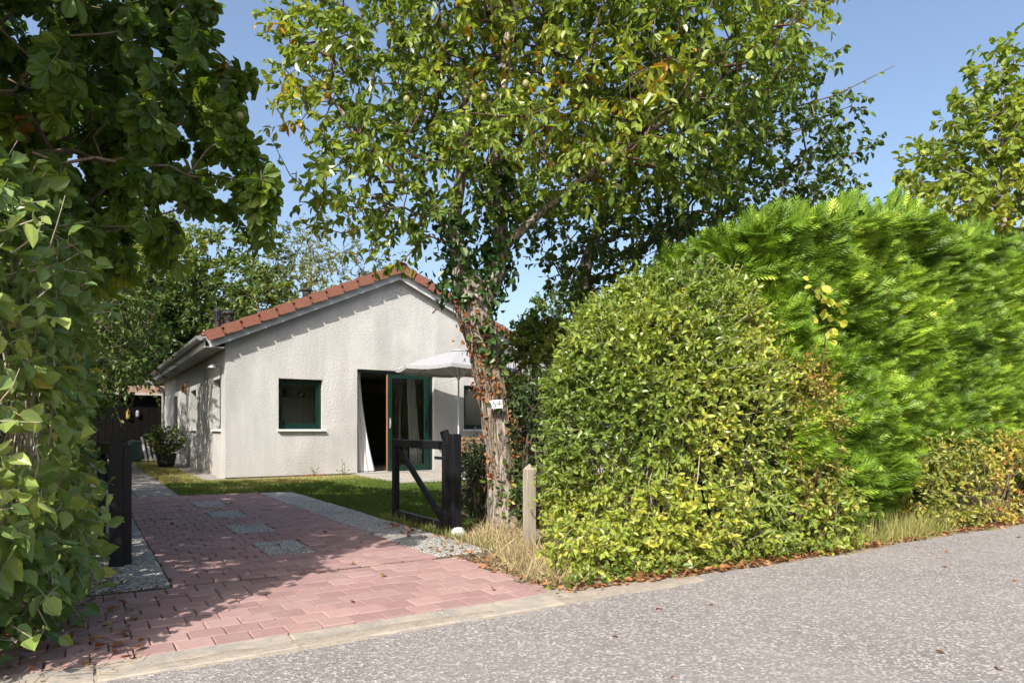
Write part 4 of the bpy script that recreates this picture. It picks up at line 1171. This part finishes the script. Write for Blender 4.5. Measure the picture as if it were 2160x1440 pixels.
# --- chestnut over the drive
ch = [E(-3.6, 4.9, 3.75, 1.5, 1.4, 1.3), E(-2.55, 4.75, 3.15, .85, .85, .75), E(-2.1, 4.65, 2.72, .62, .5, .30), E(-3.9, 4.2, 4.9, 1.6, 1.7, 1.1), E(-1.98, 4.6, 3.35, .26, .3, .5), E(-3.0, 4.8, 2.75, .9, .8, .5), E(-2.7, 3.9, 4.3, .8, .9, .7), E(-4.6, 5.5, 3.2, 1.4, 1.4, 1.0), E(-1.88, 4.6, 2.60, .36, .3, .16), E(-5.3, 5.3, 4.6, 1.7, 1.7, 1.1), E(-6.2, 7.0, 4.2, 1.6, 1.6, 1.2), E(-4.4, 3.3, 4.4, 1.4, 1.4, 1.0), E(-3.3, 2.5, 4.1, 1.1, 1.1, .8), E(-3.9, 2.3, 4.5, 1.2, 1.2, .8)]  # lobes out of view on the left were added to shade the drive
cshoots = [([W(-2.2, 4.65, 2.75), W(-1.8, 4.6, 2.66), W(-1.56, 4.55, 2.48)], 26, .13), ([W(-2.1, 4.6, 3.2), W(-1.9, 4.6, 2.98), W(-1.72, 4.6, 2.86)], 16, .13)]
chest, _, _ = make_tree('chestnut_tree', 'large horse chestnut with hand-shaped leaves overhanging the drive', W(-4.5, 5.0, 0), [W(-4.5, 5.0, -.05), W(-4.48, 5.0, 1.0), W(-4.4, 4.95, 2.2), W(-4.1, 4.85, 3.4), W(-3.9, 4.6, 4.6)], [.20, .17, .15, .11, .05], ch, .34,
          dict(n_tw=2, tw_len=.26, n_leaf=7, leaf=.145, shape=PAL, tint_fn=tintn(.15, .7, .9), droop=.75, up=.9, outward=.5), M['bark'], M['chestnut_leaf'], n_try=10000, singles=300, extra_shoots=cshoots)
for X, Y, z in ((-2.05, 4.35, 3.45), (-2.1, 4.35, 3.4), (-2.0, 4.34, 3.38), (-2.95, 4.3, 3.2), (-1.78, 4.5, 3.05)):
    obj('fruit', ICO[0]*.024*(1+.3*(vnoise(ICO[0]*6)-.5)[:, None])+W(X, Y, z), ICO[1], M['fruit_skin'], chest, smooth=True)

# --- bushes and hedges
def shell_pts(c, abc, p, n, depth, zmin=0.03, lump=.14, lsc=1.6, bias=None):
    d = unit(rng.normal(size=(n*2, 3)))
    a = np.array(abc, float)
    # push samples outwards to box faces evenly
    d = np.sign(d)*np.abs(d)**.75; d = unit(d*a)
    r = (np.sum(np.abs(d/a)**p, axis=1))**(-1/p)
    P = np.asarray(c)+d*r[:, None]
    l = 1+lump*2*(vnoise(P*lsc)-.5)+.5*lump*2*(vnoise(P*lsc*3+7)-.5)
    q = np.clip(1-np.abs(rng.normal(0, depth, len(P)))/r, .2, 1)
    P = np.asarray(c)+d*(r*l*q)[:, None]
    ok = P[:, 2] > zmin
    if bias is not None: ok &= bias(P, d)
    P = P[ok][:n]
    return P
def bush(name, label, c, abc, p, n, leafspec, leafm, depth=.12, lump=.14, lsc=1.6, twig='twig', cat='shrub', group=None, singles=0, stems=5, twig_r=.0022, bias=None, base=None):
    c = np.asarray(c, float)
    root = thing(name, base if base is not None else (c[0], c[1], 0), label, cat, group)
    tips = shell_pts(c, abc, p, n, depth, .03, lump, lsc, bias)
    b, e, P, ax, nr, sz, ti = sprigs(tips, c, **leafspec)
    V, F = tubes(b, e, np.full(len(b), twig_r), np.full(len(b), twig_r*.5), 3)
    # a skeleton of stems from the ground
    k = min(int(len(tips)*.12)+8, 260); sel = rng.choice(len(tips), k, replace=False)
    foot = np.stack([c[0]+abc[0]*.75*rng.uniform(-1, 1, stems), c[1]+abc[1]*.6*rng.uniform(-1, 1, stems), np.zeros(stems)], 1)
    A = []; B = []
    fi = np.argmin(np.linalg.norm(tips[sel][:, None, :2]-foot[None, :, :2], axis=2), axis=1)
    for s_, f_ in zip(sel, fi):
        a = foot[f_]+np.array([rng.normal(0, .04), rng.normal(0, .04), 0]); z = tips[s_]; m1 = a*.5+z*.5+rng.normal(0, .06, 3)+np.array([0, 0, .08])
        A += [a, m1]; B += [m1, z]
    A = np.array(A); B = np.array(B); rr = np.tile([twig_r*3.2, twig_r*2.2], k); r2 = np.tile([twig_r*2.2, twig_r], k)
    V2, F2 = tubes(A, B, rr, r2, 5)
    obj('stems', np.concatenate([V, V2]), np.concatenate([F, F2+len(V)]), M[twig], root)
    lv = Leaves(); near = []
    if singles:
        d = np.linalg.norm(P-np.array([0, 0, 1.]), axis=1); o = np.argsort(d); near, rest_ = o[:singles], o[singles:]
        lv.add(P[rest_], ax[rest_], nr[rest_], sz[rest_], leafspec['shape'], ti[rest_])
    else: lv.add(P, ax, nr, sz, leafspec['shape'], ti)
    cr = lv.build('foliage', leafm, root)
    if singles: leaf_objects(cr, P[near], ax[near], nr[near], sz[near], leafspec['shape'], leafm, ti[near])
    return root
privet_spec = dict(n_tw=1, tw_len=.15, n_leaf=8, leaf=.050, shape=OV, tint_fn=tintn(.3, .85, 1.3), droop=-.1, up=.6, outward=.8, spread=.9)
bush('privet_bush', 'rounded small-leaved privet hedge beside the grey wooden post', (4.24, 4.25, .70), (.98, .80, 1.60), 2.6, 8800, privet_spec, M['privet_leaf'], depth=.10, lump=.13, lsc=2.4, twig='twig_pale', singles=300, stems=9, cat='hedge')
# broad-leaved hedge left of the drive
bush('broad_leaved_hedge', 'tall broad-leaved hedge with bare twigs left of the drive', (-.99, 5.75, 1.0), (.93, 2.45, 1.28), 5.0, 4400,
     dict(n_tw=1, tw_len=.17, n_leaf=5, leaf=.078, shape=OVR, tint_fn=tintn(.1, .75, 1.5), droop=.45, up=.6, outward=.8, spread=1.2, leafvar=.42), M['lilac_leaf'], depth=.11, lump=.07, twig='twig_pale', singles=300, stems=12, cat='hedge', twig_r=.003)
hb = [o for o in bpy.data.objects if o.name == 'broad_leaved_hedge'][0]
m = MB()
for q in range(110):
    x0_, y0_ = rng.uniform(-.7, -.16), rng.uniform(3.42, 5.2); z_ = rng.uniform(.05, 1.75)
    d = unit(np.array([rng.normal(.0, .4), rng.normal(-.2, .35), rng.uniform(.5, 1.2)])); L = rng.uniform(.18, .5); sd2 = rng.normal(0, .035, (2, 3))
    p0_ = np.array([x0_, y0_, z_]); m.tube([p0_, p0_+d*L*.35+sd2[0]*.6, p0_+d*L*.7+sd2[1]*.6, p0_+d*L], [.0042, .0034, .0026, .0012], 5)
tag(m.build('bare_twigs', M['twig_pale'], hb, True), kind='stuff')
# conifer hedge
def frond_hedge(name, label, boxes, n, leaf, leafm, cat='hedge'):
    (x0, y0, z0), (x1, y1, z1) = boxes
    root = thing(name, ((x0+x1)/2, (y0+y1)/2, 0), label, cat)
    lv = Leaves()
    faces = [((x0, y0, z0), (x1-x0, 0, 0), (0, 0, z1-z0), (0, -1, 0), .62), ((x0, y0, z1), (x1-x0, 0, 0), (0, y1-y0, 0), (0, 0, 1), .16), ((x0, y0, z0), (0, y1-y0, 0), (0, 0, z1-z0), (-1, 0, 0), .10), ((x0, y1, z0), (x1-x0, 0, 0), (0, 0, z1-z0), (0, 1, 0), .12)]
    for o, e1, e2, nn, w in faces:
        k = int(n*w); a = rng.random((k, 1)); b = rng.random((k, 1)); nn = np.array(nn, float)
        if nn[1] < 0: a = a**1.45
        P = np.array(o)+a*np.array(e1)+b*np.array(e2)
        P[:, 2] *= 1-.13*np.clip((7.0-P[:, 0])/2.2, 0, 1)
        l = .34*(vnoise(P*1.0+2)-.45)+.24*(vnoise(P*2.6)-.5)+.34*(vnoise(P*np.array([4.5, 4.5, 6.5]))-.55)
        if nn[1] < 0: l = l-.55*np.clip(.55-P[:, 2], 0, 1)
        P = P+nn*(l-np.abs(rng.normal(0, .05, k)))[:, None]
        ax = unit(nn*.8+np.array([.42, 0, .38])+rng.normal(size=P.shape)*.24)
        nr = unit(rng.normal(size=P.shape)*.8+np.array([0, 0, .7])+.3*nn)
        ti = .45+.5*(vnoise(P*2.2+5)-.5)+rng.normal(0, .18, k)
        lv.add(P, ax, nr, leaf*(.6+.8*rng.random(k)), FROND, ti)
    lv.build('foliage', leafm, root)
    kk = 26; m = MB()
    for q in range(kk):
        x = x0+.3+(x1-x0-.6)*q/(kk-1); yv = (y0+y1)/2+rng.normal(0, .12)
        m.tube([(x, yv, -.05), (x+rng.normal(0, .05), yv, 1.4), (x+rng.normal(0, .1), yv, z1-.25)], [.05, .035, .012], 6)
        for j in range(16):
            z = .3+(z1-.6)*j/16; s = rng.choice([-1, 1]); m.tube([(x, yv, z), (x+rng.normal(0, .2), yv+s*.55, z+.18)], [.012, .004], 4)
    m.build('stems', M['twig'], root)
    return root
frond_hedge('conifer_hedge', 'tall bright green clipped conifer hedge along the road', ((4.85, 3.72, .16), (13.2, 5.0, 3.06)), 60000, .19, M['conifer_leaf'])
small = lambda leaf, lo, hi, nl=7, tw=.14, sh=OV, dr=.1: dict(n_tw=1, tw_len=tw, n_leaf=nl, leaf=leaf, shape=sh, tint_fn=tintn(lo, hi, 1.6), droop=dr, up=.6, outward=.7)
bush('low_shrub', 'yellow green small-leaved shrub sprawling at the conifer hedge foot', (8.6, 3.72, .35), (1.7, .36, .62), 2.6, 1700, small(.05, .2, .7), M['barberry_leaf'], stems=6, twig='twig')
bush('barberry', 'small reddish yellow shrub between privet and conifer hedge', (5.12, 3.62, .95), (.34, .30, .62), 2.4, 700, small(.035, .3, .9), M['barberry_leaf'], stems=3, twig='twig_red')
bush('bramble', 'low spreading yellow green shrub where privet meets conifer hedge', (5.25, 3.58, .20), (.42, .30, .38), 2.2, 420, small(.05, .5, .95), M['privet_leaf'], stems=3)
bush('leafy_sprouts', 'low leafy sprouts at the privet foot beside the wooden post', (3.05, 3.78, .10), (.30, .26, .24), 2.2, 260, small(.05, .4, .9), M['privet_leaf'], stems=4, lump=.35)
bush('cotoneaster', 'dark glossy small-leaved shrub to the house side of the trunk', (3.72, 6.7, .45), (.18, .26, .52), 2.2, 520, small(.035, .2, .7), M['dark_leaf'], stems=4, lump=.3)
bush('dark_shrub', 'dark leafy shrub filling the gap between trunk and privet', (4.05, 6.0, .75), (.42, .50, .85), 2.4, 1100, small(.05, .2, .7), M['dark_leaf'], stems=5, lump=.25)
bush('elder_shrub', 'olive green shrub rising behind the trunk before the house corner', W(.42, 8.6, 1.75), (.55, .5, .75), 2.2, 900, small(.06, .4, 1.0, sh=OVW), M['hazel_leaf'], stems=4, lump=.3)
bush('elder_shrub', 'loose shrub with sparse leaves before the right-hand house corner', W(.25, 10.5, .9), (.5, .45, .95), 2.2, 260, small(.055, .2, .6), M['dark_leaf'], stems=5, lump=.35)
# creeper with big yellow leaves
cr = thing('creeper', (5.0, 3.42, 0), 'creeper with large yellow leaves hanging on the conifer hedge', 'creeper')
pts = np.array([(5.3, 3.55, 0), (5.15, 3.5, .9), (5.08, 3.38, 1.45), (5.05, 3.32, 1.8), (4.93, 3.28, 2.0), (4.80, 3.30, 2.12)])
MB().tube(pts, np.linspace(.008, .003, 6), 5).build('stem', M['twig_red'], cr, True)
n = 30; tt = 2+3*np.sort(rng.random(n)); i = np.minimum(tt.astype(int), 4); f = (tt-i)[:, None]; P = pts[i]*(1-f)+pts[i+1]*f+rng.normal(0, .05, (n, 3))+np.array([.03, -.03, 0])
leaf_objects(cr, P, unit(rng.normal(size=P.shape)+np.array([0, -.6, -.3])), unit(rng.normal(size=P.shape)*.45+np.array([-.2, -.9, .5])), .075*(.7+.5*rng.random(n)), ovate(.95, .06, .12), M['yellow_leaf'], rng.random(n))

# --- right: airy yellow-green maple
mp_ = [E(7.75, 10.9, 5.1, 1.25, 1.2, 1.5), E(6.85, 10.6, 4.35, .75, .8, .55), E(7.7, 10.8, 6.35, .5, .5, .75), E(8.7, 11.0, 5.6, 1.2, 1.2, 1.4), E(7.2, 10.7, 5.4, .6, .6, .5)]
make_tree('maple_tree', 'airy yellow green tree rising behind the conifer hedge', W(7.9, 10.9, 0), [W(7.9, 10.9, -.05), W(7.9, 10.9, 1.5), W(7.85, 10.9, 3.2), W(7.8, 10.9, 4.8), W(7.75, 10.85, 6.3)], [.12, .10, .08, .05, .02], mp_, .34,
          dict(n_tw=3, tw_len=.36, n_leaf=10, leaf=.125, shape=OVW, tint_fn=tintn(.2, .85, .8), droop=.3, up=.9), M['bark'], M['maple_leaf'], n_try=4000)

# --- garden trees left of the path and behind the house
far = dict(n_tw=5, tw_len=.55, n_leaf=12, leaf=.17, shape=OV, tint_fn=tintn(.1, .8, .35), droop=.3, up=.8)
def far_tree(name, label, X, Y, h, r, leafm='far_leaf', lo=.1, hi=.8, leaf=.20, spacing=.68, dens=13, zlow=.25, sp=None):
    b = W(X, Y, 0)
    ells = [(b+np.array([rng.normal(0, r*.25), rng.normal(0, r*.25), h*f]), (r*q, r*q, h*.2*(1.2 if q > .7 else 1))) for f, q in ((zlow+.15, .8), (.55, 1.0), (.72, .72), (.87, .4))]
    s2 = dict(far); s2.update(leaf=leaf, n_leaf=dens, tint_fn=tintn(lo, hi, .35))
    if sp: s2.update(sp)
    tpz = [b+np.array([rng.normal(0, .12)*q, rng.normal(0, .12)*q, z]) for q, z in ((0, -.05), (.5, h*.2), (1, h*.4), (1, h*.65), (1, h*.88))]
    return make_tree(name, label, b, tpz, [h*.022, h*.02, h*.016, h*.01, h*.004], ells, spacing, s2, M['bark'], M[leafm], n_try=2600, sides=9, r_tip=.008, step=.6, group='trees behind the house' if Y > 24 else None)
far_tree('robinia_tree', 'green tree behind the shed rising to the chestnut boughs', -16.6, 29.5, 9.8, 3.0)
far_tree('robinia_tree', 'tall yellow-tipped tree behind the house eaves', -14.2, 30.5, 9.9, 2.4, lo=.3, hi=1)
far_tree('robinia_tree', 'tall feathery green tree behind the roof vents', -11.3, 30, 10.0, 2.3, lo=.25, hi=.95)
far_tree('birch_tree', 'pale airy birch behind the middle of the roof slope', -9.0, 31, 10.3, 2.1, 'birch_leaf', leaf=.13, dens=14, spacing=.6)
far_tree('birch_tree', 'shorter pale birch behind the roof near the ridge', -7.1, 32, 9.6, 1.7, 'birch_leaf', leaf=.13, dens=12, spacing=.65)
far_tree('robinia_tree', 'bushy green tree behind the house between the vents', -10.4, 28.2, 7.6, 2.3, lo=.2, hi=.9)
far_tree('robinia_tree', 'bushy green tree close behind the eaves and black vents', -12.9, 28, 7.4, 2.0, lo=.1, hi=.7)
far_tree('oak_tree', 'dense green tree far behind the shed', -19.5, 32, 10.5, 3.2)
far_tree('oak_tree', 'green tree standing behind the right half of the house', 2.6, 30, 7.5, 2.6)
far_tree('oak_tree', 'green tree beyond the garden behind the bushy hazel', 7.5, 27, 8.0, 3.0)
far_tree('alder_tree', 'slender tree left of the path beside the shed, leaves darkened for shade', -12.3, 18.6, 6.6, 1.5, 'dark_leaf', leaf=.11, spacing=.42, lo=.3, hi=1)  # dark leaf material carries the shade beside the path
far_tree('alder_tree', 'tree behind the hedge left of the path, leaves darkened for shade', -8.9, 13.4, 5.2, 1.25, 'hazel_leaf', leaf=.10, spacing=.38, lo=.0, hi=.45)  # low tint range puts the shade into the leaf colour
far_tree('alder_tree', 'green tree left of the path shading the side wall', -10.6, 15.9, 5.8, 1.25, 'hazel_leaf', leaf=.10, spacing=.38, lo=.1, hi=.8)
# dark conifers beside the shed
def spruce(label, X, Y, h, r, n):
    b = W(X, Y, 0); root = thing('spruce_tree', b, label, 'tree', 'dark conifers behind the shed')
    MB().tube([b+(0, 0, -.05), b+(0, 0, h*.5), b+(0, 0, h*.97)], [h*.018, h*.012, .01], 8).build('trunk', M['bark'], root, True)
    z = h*(.04+.95*rng.random(n)**1.4); layer = np.floor(z/(h*.085))*h*.085; fz = 1-z/h; a = rng.uniform(0, 2*np.pi, n)
    rr = r*fz**.8*(.35+.65*rng.random(n)**.4)*(.75+.5*vnoise(np.stack([np.cos(a)*2+9, np.sin(a)*2, layer*1.7], 1)))
    d = np.stack([np.cos(a), np.sin(a), 0*a], 1); P = b+d*rr[:, None]+np.array([0, 0, 1.])*(z-.18*rr)[:, None]
    lv = Leaves(); lv.add(P, unit(d+rng.normal(size=P.shape)*.3+np.array([0, 0, -.12])), unit(np.array([0, 0, 1.])+rng.normal(size=P.shape)*.35), .38*(.6+.7*rng.random(n)), FROND, .35+rng.normal(0, .2, n))
    lv.build('crown', M['spruce_leaf'], root)
spruce('dark conifer with drooping boughs behind the shed roof', -13.6, 26.9, 6.0, 1.9, 5200)
spruce('dark conifer between the shed and the house eaves', -12.6, 28.2, 5.4, 1.6, 4200)
spruce('dark conifer beyond the left end of the shed', -16.0, 27.5, 6.4, 2.0, 4200)
bush('garden_hedge', 'leafy garden hedge running along the left of the path', (-1.25, 15.5, 1.0), (1.05, 6.6, 1.35), 5, 3800, small(.10, .0, .5, 7, .3, OVW, .3), M['hazel_leaf'], stems=16, twig='twig_pale', twig_r=.004, cat='hedge', depth=.2)  # tints kept at the dark end to paint in the understory shade
# bare pale branch among the shrubs
br_ = MB(); a = W(-8.6, 14.6, 2.15); b = W(-7.3, 14.0, 3.35)
br_.tube([W(-9.6, 15, 0), W(-9.2, 14.9, 1.2), a, (a+b)/2+np.array([0, 0, .08]), b], [.03, .025, .018, .014, .006], 6)
for q in range(7):
    p = a+(b-a)*(.55+.06*q); br_.tube([p, p+rng.normal(0, .22, 3)+np.array([0, 0, .3])], [.007, .002], 4)
tag(br_.build('dead_branch', M['twig_pale'], base=W(-9.6, 15, 0)), 'bare pale dead branch sticking out of the garden shrubs', 'branch')
# potted plant
pp = thing('potted_plant', (1.88, 20.0, 0), 'bushy plant in a dark pot beside the side wall', 'plant')
MB().lathe((1.88, 20.0, -.008), [(.16, 0), (.21, .12), (.235, .34), (.25, .36), (.24, .38), (.10, .37)], 20).build('pot', M['terracotta_pot'], pp)
tips = shell_pts((1.88, 20.0, .72), (.42, .42, .36), 2.2, 240, .1, .35)
b, e, P, ax, nr, sz, ti = sprigs(tips, np.array([1.88, 20, .5]), **small(.07, .2, .9, 6))
V, F = tubes(np.broadcast_to(np.array([1.88, 20, .36]), b.shape).copy(), e, np.full(len(b), .004), np.full(len(b), .002), 3); obj('stems', V, F, M['twig_red'], pp)
lv = Leaves(); lv.add(P, ax, nr, sz, OV, ti); lv.build('foliage', M['hazel_leaf'], pp)
# small plants at the house wall
for k, (u, h, lb) in enumerate(((4.15, .22, 'tiny dry weed growing at the foot of the stucco wall'), (4.78, .3, 'small green weed at the wall beside the patio edge'))):
    w0 = thing('weed', (u, 14.45, 0), lb, 'weed')
    lv = Leaves(); n = 16; P = np.array([u, 14.45, 0])+np.abs(rng.normal(size=(n, 3)))*np.array([.06, .02, h*.6])*np.sign(rng.normal(size=(n, 3))*np.array([1, 1, 0])+np.array([0, 0, 1]))
    lv.add(P, unit(rng.normal(size=P.shape)+np.array([0, 0, .4])), unit(rng.normal(size=P.shape)+np.array([0, 0, .6])), .06*(.6+.6*rng.random(n)), OVN, rng.random(n)); lv.build('leaves', M['hazel_leaf'], w0)
    V, F = tubes(np.broadcast_to(np.array([u, 14.45, 0.]), P.shape).copy(), P, np.full(n, .003), np.full(n, .002), 3); obj('stems', V, F, M['twig_red'], w0)

# --- grasses, litter
def blades(name, P, L, wd, mat, tint, lean=.35, kind='stuff', label=None, cat=None):
    n = len(P); ax = unit(rng.normal(size=P.shape)*lean+np.array([0, 0, 1.])); nr = unit(rng.normal(size=P.shape)*np.array([1, 1, .1]))
    a, b, nn = frames(ax, nr); V = np.empty((n, 5, 3)); wv = np.asarray(wd).reshape(-1, 1)*.5
    bend = rng.random((n, 1))*.5; Lv = np.asarray(L).reshape(-1, 1)
    V[:, 0] = P+b*wv; V[:, 1] = P-b*wv; mid = P+a*Lv*.55+nn*Lv*bend*.18
    V[:, 2] = mid+b*wv*.7; V[:, 3] = mid-b*wv*.7; V[:, 4] = P+a*Lv*.95+nn*Lv*bend*.6
    i = np.arange(n)[:, None]*5
    o = obj(name, V.reshape(-1, 3), [i+np.array([[0, 1, 3, 2]]), i+np.array([[2, 3, 4]])], mat, None, np.repeat(np.clip(tint, 0, 1), 5))
    return tag(o, label, cat, None, kind)
def inpoly(P, poly):
    x, y_ = P[:, 0], P[:, 1]; c = np.zeros(len(P), bool); j = len(poly)-1
    for i in range(len(poly)):
        xi, yi = poly[i]; xj, yj = poly[j]
        c ^= ((yi > y_) != (yj > y_)) & (x < (xj-xi)*(y_-yi)/(yj-yi+1e-12)+xi); j = i
    return c
n = 150000
P = np.stack([rng.uniform(1.2, 10, n), 6+8.6*rng.random(n)**1.0, np.full(n, -.01)], 1)
P2 = np.stack([rng.uniform(1.2, 2.4, 14000), rng.uniform(14, 24, 14000), np.full(14000, -.01)], 1); P = np.concatenate([P, P2])
ok = inpoly(P, lx) & ~((P[:, 0] > 5.02) & (P[:, 1] > 11.82)) & ~((P[:, 0] > U0-.4) & (P[:, 1] > V0-.28))
P = P[ok]
dry = np.clip((vnoise(P*np.array([.9, .9, 1]))-.35)*1.0+.26*(P[:, 1]-11.1), 0, 1)
blades('grass', P, .028+.035*rng.random(len(P)), .008+.006*rng.random(len(P)), M['grass_blade'], .12+.75*dry+rng.normal(0, .12, len(P)), .5, label='short patchy lawn grass before the house', cat='grass')
# straw and weeds at the trunk and post
n = 2600; c = rng.choice(9, n); cs = np.array([(2.72, 4.35), (2.95, 4.7), (3.15, 5.1), (2.95, 5.25), (3.3, 5.5), (2.6, 4.0), (3.15, 4.45), (3.45, 5.75), (2.62, 3.75)])
P = np.column_stack([cs[c]+rng.normal(0, .12, (n, 2)), np.full(n, -.015)])
ok = P[:, 0] > 2.50-.1*(4.8-P[:, 1])/1.4; P = P[ok]
blades('dry_grass', P, .05+.19*rng.random(len(P))**1.5, .004+.004*rng.random(len(P)), M['straw'], rng.random(len(P)), .75, label='straw-coloured dry grass round the wooden post', cat='grass')
n = 1500; P = np.column_stack([rng.uniform(5.2, 7.2, n), rng.uniform(3.34, 3.75, n), np.full(n, -.015)])
blades('tall_grass', P, .10+.22*rng.random(n), .004+.003*rng.random(n), M['grass_blade'], .55+.4*rng.random(n), .35, label='fringe of dry grass under the conifer hedge', cat='grass')
n = 900; P = np.column_stack([rng.choice([2.86, 2.88], n)+np.abs(rng.normal(0, .07, n)), rng.uniform(5.0, 7.4, n), np.full(n, -.01)])
blades('edge_grass', P, .04+.10*rng.random(n), .004+.003*rng.random(n), M['grass_blade'], .4+.5*rng.random(n), .6, label='longer grass along the gate side of the slabs', cat='grass')
# fallen leaves
def litter(name, P, size, label, mat='dead_leaf', shape=OVW):
    n = len(P); lv = Leaves(); lv.add(P, unit(rng.normal(size=P.shape)*np.array([1, 1, .25])), unit(np.array([0, 0, 1.])+rng.normal(size=P.shape)*.35), size*(.5+.9*rng.random(n)), shape, rng.random(n))
    return tag(lv.build(name, M[mat]), label, 'leaves', None, 'stuff')
n1 = 520
Lg = np.column_stack([rng.uniform(2.45, 5.4, 420), 3.32+np.abs(rng.normal(0, .13, 420)), rng.uniform(.006, .035, 420)])
La = np.column_stack([rng.uniform(2.35, 8.8, n1), 3.30+np.abs(rng.normal(0, .10, n1)), rng.uniform(.004, .03, n1)])
Lb = np.column_stack([2.42+np.abs(rng.normal(0, .18, 130)), rng.uniform(3.5, 5.2, 130), rng.uniform(.004, .03, 130)])
Lc = np.column_stack([2.72+rng.normal(0, .12, 60), rng.uniform(5.2, 6.8, 60), rng.uniform(.012, .03, 60)])
Ld = np.column_stack([rng.uniform(-.35, .25, 120), rng.uniform(3.3, 5.6, 120), rng.uniform(.012, .03, 120)])
Le = np.column_stack([rng.uniform(0, 2.4, 46), rng.uniform(3.5, 11, 46), np.full(46, .022)])
Lf = np.column_stack([rng.uniform(1, 8, 16), rng.uniform(1.2, 3.2, 16), np.full(16, .006)])
litter('fallen_leaves', np.concatenate([La, Lb, Lc, Ld, Le, Lf, Lg]), .042, 'fallen orange brown leaves along hedge feet and drive edges')
n = 500; A = np.column_stack([rng.uniform(-.5, .22, n), rng.uniform(3.22, 5.4, n), rng.uniform(.006, .03, n)]); B = A+rng.normal(size=(n, 3))*np.array([.05, .05, .006])
V, F = tubes(A, B, np.full(n, .0022), np.full(n, .0014), 3); tag(obj('twig_litter', V, F, M['twig']), 'broken twigs scattered under the left hedge', 'twigs', None, 'stuff')
# green weeds creeping along the privet foot
n = 620; P = np.column_stack([rng.uniform(2.45, 5.3, n), 3.38+np.abs(rng.normal(0, .09, n)), .01+.10*rng.random(n)**2])
lv = Leaves(); lv.add(P, unit(rng.normal(size=P.shape)+np.array([0, -.4, .3])), unit(np.array([0, -.2, 1.])+rng.normal(size=P.shape)*.4), .045*(.5+.8*rng.random(n)), OVW, .3+.6*rng.random(n))
tag(lv.build('ground_cover', M['hazel_leaf']), 'low green weeds creeping along the foot of the privet', 'weeds', None, 'stuff')
